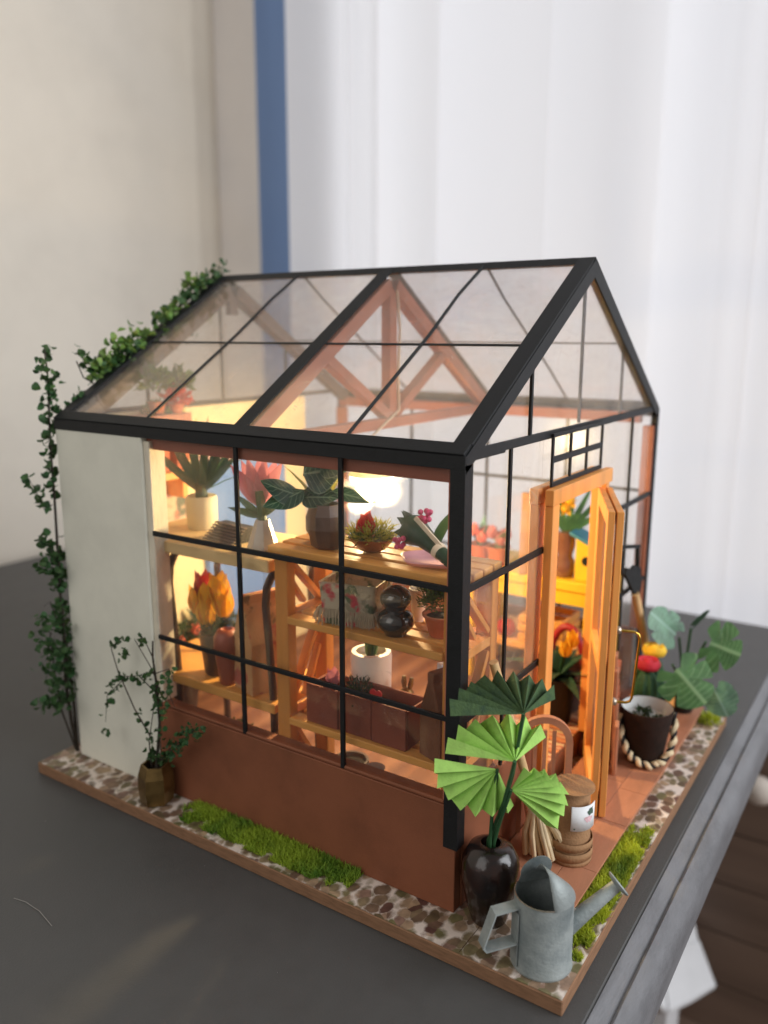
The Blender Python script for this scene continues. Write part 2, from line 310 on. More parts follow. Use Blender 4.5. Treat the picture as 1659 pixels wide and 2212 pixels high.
def leaf_mat(name, c, vein, rim):
    m, nt, out = new(name); L = nt.links
    uv = N(nt, 'ShaderNodeUVMap'); sp = N(nt, 'ShaderNodeSeparateXYZ'); L.new(uv.outputs[0], sp.inputs[0])
    ab = N(nt, 'ShaderNodeMath', operation='ABSOLUTE'); L.new(sp.outputs[1], ab.inputs[0])
    a = N(nt, 'ShaderNodeMath', operation='MULTIPLY_ADD'); a.inputs[1].default_value = -.28; L.new(ab.outputs[0], a.inputs[0]); L.new(sp.outputs[0], a.inputs[2])
    m7 = N(nt, 'ShaderNodeMath', operation='MULTIPLY'); m7.inputs[1].default_value = 7; L.new(a.outputs[0], m7.inputs[0])
    fr = N(nt, 'ShaderNodeMath', operation='PINGPONG'); fr.inputs[1].default_value = .5; L.new(m7.outputs[0], fr.inputs[0])
    vs = ramp(nt, fr.outputs[0], [(.02, (.75, .75, .75)), (.10, (0, 0, 0))])
    mid = ramp(nt, ab.outputs[0], [(.03, (1, 1, 1)), (.09, (0, 0, 0)), (.93, (0, 0, 0)), (.98, (.9, .9, .9))])
    mxx = N(nt, 'ShaderNodeMath', operation='MAXIMUM'); L.new(vs, mxx.inputs[0]); L.new(mid, mxx.inputs[1])
    v = coords(nt); nz = N(nt, 'ShaderNodeTexNoise'); nz.inputs['Scale'].default_value = 250; nz.inputs['Detail'].default_value = 4; L.new(v, nz.inputs['Vector'])
    base = ramp(nt, nz.outputs['Fac'], [(.3, tuple(x*.6 for x in lin(c))), (.7, tuple(x*1.2 for x in lin(c)))])
    ml = N(nt, 'ShaderNodeMath', operation='MULTIPLY'); ml.inputs[1].default_value = .55; L.new(mxx.outputs[0], ml.inputs[0])
    mx = N(nt, 'ShaderNodeMix', data_type='RGBA'); L.new(ml.outputs[0], mx.inputs[0]); L.new(base, mx.inputs[6]); mx.inputs[7].default_value = (*lin(vein), 1)
    p = N(nt, 'ShaderNodeBsdfPrincipled'); p.inputs['Roughness'].default_value = .45; L.new(mx.outputs[2], p.inputs['Base Color'])
    t = N(nt, 'ShaderNodeBsdfTranslucent'); L.new(mx.outputs[2], t.inputs[0])
    x = N(nt, 'ShaderNodeMixShader'); x.inputs[0].default_value = .15; L.new(p.outputs[0], x.inputs[1]); L.new(t.outputs[0], x.inputs[2]); L.new(x.outputs[0], out.inputs[0])
leaf_mat('leaf_veined', (44, 74, 56), (150, 170, 140), 1)
leaf_mat('monstera_leaf', (74, 116, 68), (150, 184, 140), 1)
leaf_mat('monstera_teal', (108, 150, 122), (160, 196, 180), 1)

# ------------------------------------------------------------------ mesh building
class MB:
    def __init__(s): s.v = []; s.f = []; s.uv = None
    def add(s, vs, fs):
        o = len(s.v); s.v += [tuple(v) for v in vs]; s.f += [tuple(i+o for i in f) for f in fs]; return s
    def box(s, x0, x1, y0, y1, z0, z1):
        return s.add([(x0, y0, z0), (x1, y0, z0), (x1, y1, z0), (x0, y1, z0), (x0, y0, z1), (x1, y0, z1), (x1, y1, z1), (x0, y1, z1)],
                     [(3, 2, 1, 0), (4, 5, 6, 7), (0, 1, 5, 4), (1, 2, 6, 5), (2, 3, 7, 6), (3, 0, 4, 7)])
    def beam(s, p, q, wd, ht, upv=(0, 0, 1)):
        p, q, n = Vector(p), Vector(q), Vector(upv); d = (q-p).normalized(); a = d.cross(n).normalized()*wd/2; b = a.cross(d).normalized()*ht/2
        return s.add([p-a-b, p+a-b, p+a+b, p-a+b, q-a-b, q+a-b, q+a+b, q-a+b],
                     [(3, 2, 1, 0), (4, 5, 6, 7), (0, 1, 5, 4), (1, 2, 6, 5), (2, 3, 7, 6), (3, 0, 4, 7)])
    def prism(s, pts, d):     # polygon extruded along vector d
        n = len(pts); d = Vector(d); pts = [Vector(p) for p in pts]
        return s.add(pts+[p+d for p in pts], [tuple(range(n-1, -1, -1)), tuple(range(n, 2*n))]+[(i, (i+1) % n, n+(i+1) % n, n+i) for i in range(n)])
    def tube(s, pts, r, n=8):
        pts = [Vector(p) for p in pts]; k = len(pts); rs = r if isinstance(r, (list, tuple)) else [r]*k
        o = len(s.v); t = (pts[1]-pts[0]).normalized(); a = t.orthogonal().normalized()
        for i, p in enumerate(pts):
            t = (pts[min(i+1, k-1)]-pts[max(i-1, 0)]).normalized(); a = (a-t*a.dot(t)).normalized(); b = t.cross(a)
            s.v += [tuple(p+(a*math.cos(2*math.pi*j/n)+b*math.sin(2*math.pi*j/n))*rs[i]) for j in range(n)]
        for i in range(k-1):
            for j in range(n): s.f.append((o+i*n+j, o+i*n+(j+1) % n, o+(i+1)*n+(j+1) % n, o+(i+1)*n+j))
        s.f += [tuple(o+j for j in range(n-1, -1, -1)), tuple(o+(k-1)*n+j for j in range(n))]
        return s
    def lathe(s, prof, n=24, c=(0, 0, 0), ph=0, sy=1, cap=True, bot=True):
        o = len(s.v)
        for r_, z in prof:
            s.v += [(c[0]+r_*math.cos(2*math.pi*j/n+ph), c[1]+sy*r_*math.sin(2*math.pi*j/n+ph), c[2]+z) for j in range(n)]
        k = len(prof)
        for i in range(k-1):
            for j in range(n): s.f.append((o+i*n+j, o+i*n+(j+1) % n, o+(i+1)*n+(j+1) % n, o+(i+1)*n+j))
        if bot: s.f.append(tuple(o+j for j in range(n-1, -1, -1)))
        if cap and prof[-1][0] > 1e-4: s.f.append(tuple(o+(k-1)*n+j for j in range(n)))
        return s
    def ball(s, c, r, n=10, m=6, sz=1):
        return s.lathe([(max(1e-5, r*math.sin(math.pi*i/m)), -r*sz*math.cos(math.pi*i/m)) for i in range(m+1)], n, c)
    def blade(s, base, dirv, ln, wd, side, bend=0.3, n=5, fold=.0, prof=None):
        base, d, sd = Vector(base), Vector(dirv).normalized(), Vector(side); sd = (sd-d*sd.dot(d)).normalized(); nr = d.cross(sd)
        vs = []; fs = []; cur = base.copy(); o = 0
        for i in range(n+1):
            t = i/n; wv = wd*(prof(t) if prof else math.sin(math.pi*(.12+.88*t)**.8)) * .5
            c = base+d*ln*t*(1-.25*bend*t)-nr*bend*ln*t*t
            vs += [c-sd*wv+nr*fold*wv, c, c+sd*wv+nr*fold*wv]
        for i in range(n):
            a = 3*i; fs += [(a, a+1, a+4, a+3), (a+1, a+2, a+5, a+4)]
        if s.uv is None: s.uv = []
        for i in range(n+1): s.uv += [(i/n, -1), (i/n, 0), (i/n, 1)]
        return s.add(vs, fs)
    def mesh(s, name, smooth=None, bevel=0, weld=True):
        me = bpy.data.meshes.new(name); me.from_pydata([tuple(c*S for c in v) for v in s.v], [], s.f); me.update()
        if s.uv and len(s.uv) == len(s.v):
            ul = me.uv_layers.new(name='UVMap')
            for lp in me.loops: ul.data[lp.index].uv = s.uv[lp.vertex_index]
        if bevel:
            bm = bmesh.new(); bm.from_mesh(me)
            es = [e for e in bm.edges if len(e.link_faces) == 2 and e.calc_face_angle(0) > R(40)]
            bmesh.ops.bevel(bm, geom=es, offset=bevel*S, segments=1, affect='EDGES', clamp_overlap=True)
            bm.to_mesh(me); bm.free()
        if smooth:
            me.shade_smooth(); me.set_sharp_from_angle(angle=R(smooth))
        return me
    def obj(s, name, m, parent=None, smooth=None, bevel=0, loc=(0, 0, 0), rot=(0, 0, 0)):
        return link(name, s.mesh(name, smooth, bevel), m, parent, loc, rot)
def link(name, me, m=None, parent=None, loc=(0, 0, 0), rot=(0, 0, 0), scale=1):
    if m and not me.materials: me.materials.append(MATS[m])
    o = bpy.data.objects.new(name, me); COL.objects.link(o); o.parent = parent
    o.location = Vector(loc)*S; o.rotation_euler = rot; o.scale = (scale,)*3 if not isinstance(scale, tuple) else scale
    if m and me.materials[0] != MATS[m]:
        o.material_slots[0].link = 'OBJECT'; o.material_slots[0].material = MATS[m]
    return o
def tag(o, label, cat, group=None):
    o['label'] = label; o['category'] = cat
    if group: o['group'] = group
    return o
GROUPS = {'spare_pot': 'spare pots under the rack', 'shelf_pot': 'pots on the wall shelves', 'bushy_plant': 'bushy plants on the middle rack shelf',
          'flower_pot': 'flower pots on the yellow table', 'wall_shelf': 'shelves on the back wall', 'ivy_vine': 'ivy on the greenhouse'}
def thing(name, label, cat, loc=(0, 0, 0), rz=0, group=None, rot=None):
    group = group or GROUPS.get(name) or ('paper bags in the greenhouse' if cat == 'paper bag' else None)
    o = bpy.data.objects.new(name, None); COL.objects.link(o); o.location = Vector(loc)*S
    o.rotation_euler = rot if rot else (0, 0, rz); o.empty_display_size = .005
    return tag(o, label, cat, group)
def struct(o): o['kind'] = 'structure'; return o
def stuff(o): o['kind'] = 'stuff'; return o
rnd = random.uniform

# =================================================================== ROOM
# table: square slab with a moulded rim on the near right side
t = thing('table', 'dark grey painted table with a moulded edge carrying the miniature greenhouse', 'table', (0, 0, -29))
TZ = 29-.38
MB().box(-45, 27.6, -.45, 41, TZ-1.4, TZ).obj('table_top', 'table_paint', t, bevel=.06)
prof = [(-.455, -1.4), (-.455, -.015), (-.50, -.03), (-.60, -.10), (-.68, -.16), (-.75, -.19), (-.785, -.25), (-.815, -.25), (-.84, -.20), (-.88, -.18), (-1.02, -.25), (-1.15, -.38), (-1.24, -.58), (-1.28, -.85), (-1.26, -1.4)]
MB().prism([(-45, y, TZ+z) for y, z in prof], (73.5, 0, 0)).obj('edge_moulding', 'moulding_lit', t, smooth=35)
for x, y in ((-41, 12), (18, 12), (-41, 38), (24, 38)): MB().box(x-1.5, x+1.5, y-1.5, y+1.5, 0, TZ-1.45).obj('leg', 'table_paint', t)
# floor boards, walls
fl = struct(MB().box(-150, 260, -150, 60, -31, -29.4).obj('floor', 'soil'))
for i in range(34):
    y = -90+i*4.4
    MB().box(-30+rnd(-5, 5), 250, y+.06, y+4.34, -29.4, -29).obj('floor_board', 'floor_wood', fl)
struct(MB().box(-60, 38, 44, 46, -29, 120).obj('wall_left', 'wall_paint'))
wb = MB().box(36.4, 38, 37.6, 43.99, -29, 120); struct(wb.obj('wall_back', 'wall_pale'))
pn = struct(MB().box(34.2, 36, -60, 43.9, -29, -5).obj('window_parapet', 'floor_wood'))
for i in range(7): MB().box(33.9, 34.19, -60, 43.8, -29+i*3.4+.05, -29+i*3.4+3.32).obj('board', 'floor_wood', pn)
# white curtain: one folded sheet, hung behind the table
def hung_sheet(y0, y1, x0, amp, seed, n=400):
    rr = random.Random(seed); vs = []; prm = [(rr.uniform(.12, .75), rr.uniform(0, 6), rr.uniform(.3, 1)) for _ in range(6)]
    for i in range(n+1):
        y = y0+(y1-y0)*i/n; d = sum(a*math.sin(k*y+p) for k, p, a in prm)/2.2; sh = math.sin(.62*y+1.1*math.sin(.21*y))
        vs.append((x0+amp*(.6*d+.55*abs(sh)), y))
    return vs
def drape_obj(name, pts, z0, z1, m, parent):
    mb = MB(); n = len(pts)
    for z, k in ((z0, 1.25), (z0+(z1-z0)*.4, 1.0), (z1, .85)):
        mx = pts[-1][0]
        mb.v += [(mx+(x-mx)*k, y, z) for x, y in pts]
    for q in range(2):
        for i in range(n-1): mb.f.append((q*n+i, q*n+i+1, (q+1)*n+i+1, (q+1)*n+i))
    return mb.obj(name, m, parent, smooth=80)
cy1 = PX(625, 500, 0, 33).y; cp = hung_sheet(-32, cy1, 32.6, 1.7, 5); cp = [(x+33-cp[-1][0], y) for x, y in cp]
ct = drape_obj('curtain', cp, -4.5, 115, 'curtain_cloth', None)
tag(ct, 'white sheer curtain hanging in soft folds behind the table', 'curtain')
bt = drape_obj('hung_sheet', [(36.2-1.3*(i/40)**2.2, 34.7+(PX(562, 500, 0, 34.9).y-34.7)*i/40) for i in range(41)], -70, 115, 'blue_gap', None)  # added sheet in place of the bluish gap, bowed forward to brighten leftward
tag(bt, 'narrow blue sheet added for the bluish light in the gap between the beige wall and the white curtain', 'hung_sheet')
# white sheet lying below the table edge, small white thing farther on
def PN(x, y, p0, nn):
    d = fw + rt*((x-829.5)/FPX) - up*((y-1106)/FPX); return CAM+d*((Vector(p0)-CAM).dot(nn)/d.dot(nn))
nn = Vector((-.35, -.7, .62)); c0 = Vector((30.5, 3.2, -29)); pt = thing('paper_bag', 'crumpled white paper bag below the table edge', 'bag', c0)
q = [PN(x, y, (30.5, 3.0, -24), nn) for x, y in ((1400, 2000), (1495, 1955), (1512, 2030), (1552, 2132), (1500, 2165), (1445, 2192), (1380, 2130))]
MB().prism([p-c0 for p in q], nn*-1.2).obj('bag_body', 'white_paper', pt, bevel=.15)
q = [PN(x, y, (30.5, 3.0, -23.8), nn) for x, y in ((1430, 2050), (1512, 2032), (1548, 2130), (1446, 2186))]
MB().prism([p-c0 for p in q], nn*-.12).obj('folded_flap', 'white_paper', pt, bevel=.04)
MB().box(-1.0, 1.6, .6, 2.2, .02, 4.5).obj('bag_foot', 'white_paper', pt, bevel=.2)
kb = PX(1646, 1690, 0, 33.5); tag(MB().lathe([(.25, 0), (.25, .5), (.75, .7), (.85, 1.1), (.6, 1.4), (.1, 1.5)], 18).obj('glint_spot', 'white_pot', None, smooth=50, loc=kb, rot=(0, R(-90), 0)), 'small white piece added for the blurred highlight on the dark boards at the right border', 'glint_spot')  # a pale highlight, shaped as a small white turned piece
# a stray hair on the table top
tag(MB().tube([PX(30, 1940, 2, -.36), PX(55, 1948, 2, -.36), PX(85, 1968, 2, -.36), PX(112, 2000, 2, -.36)], .008, 5).obj('stray_hair', 'hair'),
    'thin pale hair lying on the grey table at the left', 'hair')

# =================================================================== BASE BOARD
bb = thing('base_board', 'thin square wooden base board with pebble print under the greenhouse', 'base board')
BX, BY = 15.6, 17.5
MB().box(0, BX, 0, BY, -.375, -.02).obj('board', 'mdf', bb, bevel=.02)
MB().box(.03, 1.6, 2.42, BY-.03, -.018, 0).obj('pebble_sheet', 'pebble_print', bb)
MB().box(.03, BX-.03, .03, 2.40, -.018, .001).obj('pebble_sheet', 'pebble_print', bb)
MB().box(1.62, BX-.03, 2.42, BY-.03, -.018, .0).obj('pebble_sheet', 'pebble_print', bb)

# =================================================================== GREENHOUSE
X0, X1, Y0, Y1, HE, HR = 1.09, 15.35, 3.09, 16.77, 10.78, 15.23
XC = (X0+X1)/2
g = thing('greenhouse', 'miniature glass greenhouse with black framed panes, open orange door and a glowing lamp', 'greenhouse')
def gb(name, m, *a, bevel=.015, parent=None): return MB().box(*a).obj(name, m, parent or g, bevel=bevel)
# walls and floor
gb('inside_floor', 'inside_floor', 1.42, X1-.3, Y0+.32, Y1-.3, .002, .8)
gb('lower_wall', 'brown_board', X0, X0+.3, Y0+.03, 12.95, .002, 2.70)
gb('sill', 'brown_board', X0+.02, X0+.42, Y0+.35, 12.9, 2.705, 2.80, bevel=.03)
gb('lower_wall', 'brown_board', X0+.31, 5.50, Y0, Y0+.3, .002, 2.72)
gb('curb', 'brown_board', 9.9, X1-.3, Y0, Y0+.3, .002, .5)
for xa, xb in ((9.92, 12.65), (12.65, 15.05)): gb('pane', 'pane_gable', xa+.012, xb-.012, Y0+.10, Y0+.13, .51, 2.72, bevel=0)
gb('lower_wall', 'brown_board', X1-.3, X1, Y0+.31, Y1-.3, .002, 2.72)
gb('white_wall', 'white_board', X0-.02, X0+.31, 13.03, Y1, .003, 10.56, bevel=.03)
gb('white_end_board', 'white_edge', X0+.05, X0+.60, 12.80, 13.025, 2.805, 10.40)
gb('back_wall', 'cream_board', X0+.32, 12.5, Y1-.28, Y1, .003, 10.82)
gb('lower_wall', 'brown_board', 12.52, X1-.32, Y1-.28, Y1, .003, 2.72)
# blue door on the back wall
bd = gb('back_door', 'blue_paint', 6.55, 11.0, Y1-.40, Y1-.285, .81, 8.75)
for x0, x1 in ((6.6, 7.95), (8.1, 9.45), (9.6, 10.95)): gb('panel', 'blue_paint', x0, x1, Y1-.47, Y1-.405, 1.0, 8.2, parent=bd)
gb('door_trim', 'mauve_paint', 6.3, 11.25, Y1-.50, Y1-.29, 8.76, 9.1, parent=bd)
# posts (angle strips of black paper over wooden posts)
def lpost(x, y, sx, sy, z0, z1, wd=.36):
    mb = MB(); a, b, d = x, y, .05
    pts = [(a, b), (a+sx*wd, b), (a+sx*wd, b+sy*d), (a+sx*d, b+sy*d), (a+sx*d, b+sy*wd), (a, b+sy*wd)]
    if sx*sy < 0: pts = pts[::-1]
    mb.prism([(px, py, z0) for px, py in pts], (0, 0, z1-z0)); o = mb.obj('corner_post', 'black_paper', g)
    MB().box(*(sorted((x+sx*.06, x+sx*.42))), *(sorted((y+sy*.06, y+sy*.42))), max(z0, 2.82), 10.2).obj('wood_core', 'rose_wood', o)
    return o
po = lpost(X0-.03, Y0-.03, 1, 1, 1.66, 10.6)
lpost(X1+.03, Y0-.03, -1, 1, .32, 10.6, .26); lpost(X1+.03, Y1+.03, -1, -1, .05, 10.6, .26)
# wall plates
gb('wall_plate', 'plate_wood', X0+.18, X0+.6, Y0+.45, Y1-.32, 10.17, 10.66)
gb('wall_plate', 'plate_wood', X1-.6, X1-.22, Y0+.45, Y1-.32, 10.30, 10.66)
# left wall glazing
ys = [3.36, 6.33, 9.60, 12.80]; zs = [2.81, 4.82, 7.85, 10.56]
for i in range(3):
    for k in range(3): gb('pane', 'pane_wall', X0+.10, X0+.13, ys[i]+.012, ys[i+1]-.012, zs[k]+.012, zs[k+1]-.012, bevel=0)
for y in ys[1:3]: gb('glazing_bar', 'black_paper', X0+.015, X0+.095, y-.062, y+.062, 2.72, 10.56, bevel=.01)
for z, dz in ((4.82, .062), (7.85, .068)): gb('glazing_bar', 'black_paper', X0+.005, X0+.085, 3.3, 12.80, z-dz, z+dz, bevel=.01)
# gable wall glazing
def gpane(x0, x1, z0, z1): gb('pane', 'pane_gable', x0+.012, x1-.012, Y0+.10, Y0+.13, z0+.012, z1-.012, bevel=0)
for x0, x1 in ((1.40, 3.45), (3.45, 5.50)):
    for z0, z1 in ((2.73, 4.74), (4.74, 7.82), (7.82, 10.72)): gpane(x0, x1, z0, z1)
for x0, x1 in ((9.92, 12.65), (12.65, 15.05)):
    for z0, z1 in ((2.73, 4.74), (4.74, 7.82), (7.82, 10.72)): gpane(x0, x1, z0, z1)
gpane(5.5, 9.9, 9.46, 10.72)
for x in (3.45, 12.65): gb('glazing_bar', 'black_paper', x-.055, x+.055, Y0+.02, Y0+.095, 2.73, 10.72, bevel=.01)
for x0, x1 in ((1.36, 5.60), (11.2, 15.08)):
    for z in (4.74, 7.82): gb('glazing_bar', 'black_paper', x0, x1, Y0+.01, Y0+.085, z-.085, z+.085, bevel=.01)
gb('tie_bar', 'black_paper', 1.36, X1-.2, Y0+.005, Y0+.10, 10.70, 10.90, bevel=.01)
gb('tie_cap', 'black_paper', 1.36, 3.0, Y0-.02, Y0+.002, 10.66, 10.92, bevel=.005)
# transom grid above the door
tr = MB().box(5.66, 9.42, Y0-.10, Y0-.03, 10.74, 10.83).obj('transom', 'black_paper', g)
for z0, z1 in ((9.46, 9.58), (10.08, 10.24)): gb('bar', 'black_paper', 5.66, 9.42, Y0-.10, Y0-.03, z0, z1, bevel=.01, parent=tr)
for x in (5.69, 6.94, 8.17, 9.39): gb('bar', 'black_paper', x-.05, x+.05, Y0-.095, Y0-.035, 9.59, 10.73, bevel=.005, parent=tr)
# gables (triangles)
def rz(x): return HE+(HR-HE)*(1-abs(x-XC)/(XC-X0))
def gable(y, m, bars):
    xs = [1.45, 4.5, 8.05, 11.6, 15.0]
    for a, b in zip(xs, xs[1:]):
        p = [(a+.012, 10.9), (b-.012, 10.9), (b-.012, rz(b-.012)-.1)]
        if a < XC < b: p.append((XC, rz(XC)-.1))
        p.append((a+.012, rz(a+.012)-.1))
        p = [(x, z) for x, z in p if z >= 10.9]
        MB().prism([(x, y, z) for x, z in p], (0, .03, 0)).obj('pane', m, g)
    if bars:
        for x in (4.5, 8.05, 11.6): gb('glazing_bar', 'black_paper', x-.05, x+.05, y-.08 if x < 5 else y+.035, y-.005 if x < 5 else y+.1, 10.9, rz(x)-.1, bevel=.005)
gable(Y0+.10, 'pane_gable', True); gable(Y1-.13, 'pane_gable', True)
gb('tie_bar', 'black_paper', X0+.3, X1-.2, Y1-.10, Y1-.01, 10.83, 10.98, bevel=.01)
# right wall glazing
ry = [3.45, 6.33, 9.60, 13.1, 16.4]
for i in range(4):
    for k in range(3): gb('pane', 'pane_wall', X1-.13, X1-.10, ry[i]+.012, ry[i+1]-.012, [2.73, 4.82, 7.85][k]+.012, [4.82, 7.85, 10.6][k]-.012, bevel=0)
for y in ry[1:4]: gb('glazing_bar', 'black_paper', X1-.095, X1-.02, y-.06, y+.06, 2.73, 10.6, bevel=.01)
for z in (4.82, 7.85): gb('glazing_bar', 'black_paper', X1-.09, X1-.01, 3.3, 16.5, z-.06, z+.06, bevel=.01)
for z0, z1 in ((2.73, 6.5), (6.5, 10.8)): gb('pane', 'pane_wall', 12.52, X1-.3, Y1-.15, Y1-.12, z0+.01, z1-.01, bevel=0)
# roof
def rp(side, s_, y, off=0):
    sx = 1 if side > 0 else -1; n = Vector((sx*.5294, 0, .8484))
    base = Vector((X1 if side > 0 else X0, y, HE)); return base+Vector((-sx*(XC-X0)*s_, 0, (HR-HE)*s_))+n*off
def strip(name, m, p, q_, wd, th, nrm): return MB().beam(p, q_, wd, th, nrm).obj(name, m, g, bevel=.008)
for side in (-1, 1):
    n = (side*.5294, 0, .8484)
    yy = [3.14, 6.32, 9.62, 13.1, 16.72]
    for i in range(4):
        for s0, s1 in ((.01, .5), (.5, .985)):
            a, b = rp(side, s0+.002, yy[i]+.012, -.03), rp(side, s1-.002, yy[i]+.012, -.03)
            MB().prism([a, b, b+Vector((0, yy[i+1]-yy[i]-.024, 0)), a+Vector((0, yy[i+1]-yy[i]-.024, 0))], Vector(n)*.03).obj('roof_pane', 'pane_roof', g)
    strip('roof_rafter', 'black_paper', rp(side, .042, Y0+.21, .035), rp(side, 1.0, Y0+.21, .035), .46, .055, n)
    strip('roof_rafter', 'black_paper', rp(side, .042, 9.62, .035), rp(side, .995, 9.62, .035), .44, .055, n)
    strip('roof_rafter', 'black_paper', rp(side, .042, Y1-.16, .035), rp(side, 1.0, Y1-.16, .035), .36, .055, n)
    for y in (6.32, 13.1):
        mb = MB(); mb.tube([rp(side, .02, y, .02), rp(side, .3, y-.02, .02), rp(side, .55, y+.03*side, .02), rp(side, .8, y+.08, .02), rp(side, .985, y+.02, .02)], .045, 6); mb.obj('glazing_bar', 'black_paper', g)
    strip('glazing_bar', 'black_paper', rp(side, .5, Y0+.46, .013), rp(side, .5, 9.4, .01), .085, .03, n)
    strip('glazing_bar', 'black_paper', rp(side, .5, 9.84, .01), rp(side, .5, Y1-.35, .013), .085, .03, n)
    # gable faces of the end rafters
    for y in (Y0-.03, Y1+.03):
        d = 1 if y < 8 else -1
        a, b = rp(side, .0, y, 0), rp(side, 1.0, y, 0); dn = Vector((0, 0, -.46))
        MB().prism([a, b, b+dn, a+dn*.8], (0, .05*d, 0)).obj('gable_rafter', 'black_paper', g)
    # eave angle strip
    x = X0-.035 if side < 0 else X1-.02
    MB().box(x, x+.055, Y0-.03, Y1+.03, 10.50, 10.80).obj('eave_strip', 'black_paper', g, bevel=.008)
    strip('eave_strip', 'black_paper', rp(side, .020, Y0+.0, .045), rp(side, .020, Y1+.0, .045), .37, .09, n)
MB().prism([(XC-.26, Y0-.02, HR-.13), (XC, Y0-.02, HR+.07), (XC+.26, Y0-.02, HR-.13), (XC, Y0-.02, HR-.0)], (0, Y1-Y0+.04, 0)).obj('ridge_cap', 'black_paper', g)
# trusses
def truss(name, y, m, parts=True):
    tb = MB().box(X0+.62, X1-.62, y-.17, y+.17, 10.36, 10.68).obj(name, m, g, bevel=.015) if parts else MB().box(XC-.2, XC+.2, y-.12, y+.12, HR-1.3, HR-.62).obj(name, m, g, bevel=.015)
    for side in (-1, 1):
        n = (side*.5294, 0, .8484)
        MB().beam(rp(side, .04, y, -.32), rp(side, .955, y, -.32), .40, .42, n).obj('rafter', m, tb, bevel=.015)
        if parts: MB().beam((XC+side*.22, y, 10.78), Vector(rp(side, .5, y, -.5)), .3, .36, (0, 1, 0)).obj('strut', m, tb, bevel=.015)
    if parts:
        MB().box(XC-.2, XC+.2, y-.17, y+.17, 10.75, HR-.62).obj('king_post', m, tb, bevel=.015)
    return tb
truss('roof_truss', 9.62, 'rose_wood'); truss('roof_truss', Y1-.5, 'hazed_black', False); 
# ridge lamp: wire, shade, glowing bulb
LP = PX(803, 1030, 1, 9.3)
wire = MB().tube([(XC+.12, 9.42, 14.6), (XC+.3, 9.41, 13.4), (XC+.2, 9.41, 12.0), (XC+.24, 9.40, 10.9), (LP.x+.1, 9.38, 10.2), (LP.x, LP.y, LP.z+.5)], .045, 6).obj('lamp_wire', 'ribbon_cream', g, smooth=60)
lmp = MB().lathe([(.10, .46), (.28, .42), (.62, .22), (.74, .06), (.70, .04), (.58, .16), (.25, .36)], 28, LP).obj('lamp_shade', 'frosted', g, smooth=50)
MB().lathe([(.05, .34), (.5, .16), (.68, .03), (.62, -.14), (.42, -.28), (.2, -.34), (.01, -.35)], 28, LP).obj('bulb', 'bulb_glow', lmp, smooth=60)
l = bpy.data.lights.new('lamp_light', 'POINT'); l.energy = .40; l.color = (1, .75, .38); l.shadow_soft_size = .3*S
lo = bpy.data.objects.new('lamp_light', l); COL.objects.link(lo); lo.location = (LP+Vector((0, 0, -.62)))*S

# door frame and door
df = gb('door_frame', 'orange_wood', 5.42, 5.86, Y0-.26, Y0-.04, .31, 9.02)
gb('jamb', 'orange_wood', 9.64, 9.9, Y0-.2, Y0-.04, .31, 9.02, parent=df)
gb('lintel', 'orange_wood', 5.36, 9.92, Y0-.28, Y0-.05, 9.03, 9.44, parent=df)
for a in ((5.42, 5.86, .81, 9.02), (10.0, 10.3, .81, 9.02)): gb('inner_jamb', 'orange_wood', a[0], a[1], Y0+.14, Y0+.38, a[2], a[3], parent=df)
gb('inner_lintel', 'orange_wood', 5.36, 9.92, Y0+.14, Y0+.38, 9.03, 9.44, parent=df)
dr = bpy.data.objects.new('door', None); COL.objects.link(dr); dr.parent = g; dr.location = Vector((9.60, Y0-.18, .34))*S; dr.rotation_euler = (0, 0, R(23.2)); dr.empty_display_size = .004
DW, DH = 3.58, 8.55
for y0, y1 in ((-.20, -.025), (.025, .20)):
    for x0, x1 in ((-DW, -DW+.44), (-.44, 0)): gb('stile', 'orange_wood', x0, x1, y0, y1, 0, DH, parent=dr)
    for z0, z1 in ((DH-.44, DH), (.0, .5), (4.0, 4.3)): gb('rail', 'orange_wood', -DW+.445, -.445, y0, y1, z0+.002, z1-.002, parent=dr)
gb('door_pane', 'pane_gable', -DW+.1, -.1, -.02, .02, .1, DH-.1, bevel=0, parent=dr)
hd = MB().tube([(-DW+.18, -.20, 5.35), (-DW+.18, -.66, 5.33), (-DW+.18, -.77, 5.27), (-DW+.18, -.81, 5.15), (-DW+.18, -.75, 4.2), (-DW+.18, -.71, 3.5), (-DW+.18, -.66, 3.38), (-DW+.18, -.56, 3.34), (-DW+.18, -.20, 3.34)], .036, 8).obj('handle', 'gold', dr, smooth=60)
for z in (5.35, 3.34): MB().ball((-DW+.18, -.24, z), .11, 8, 6).obj('rosette', 'steel_cap', hd, smooth=60)
# porch: planks beside each other
pr = MB().box(2.5, 15.15, .78, Y0-.03, .003, .25).obj('porch', 'porch_wood', g, bevel=.01)
xs = [2.5, 4.0, 6.35, 8.2, 10.6, 12.9, 15.15]
for r_, (a, b) in enumerate(((.70, 1.50), (1.512, 2.30), (2.312, 3.05))):
    cuts = [2.46]+[x+(.75 if r_ % 2 else 0)-.4*r_ for x in xs[1:-1]]+[15.19]
    for x0, x1 in zip(cuts, cuts[1:]): gb('plank', 'porch_wood', x0+.006, x1-.006, a, b, .252, .302, bevel=.006, parent=pr)
PZ = .304

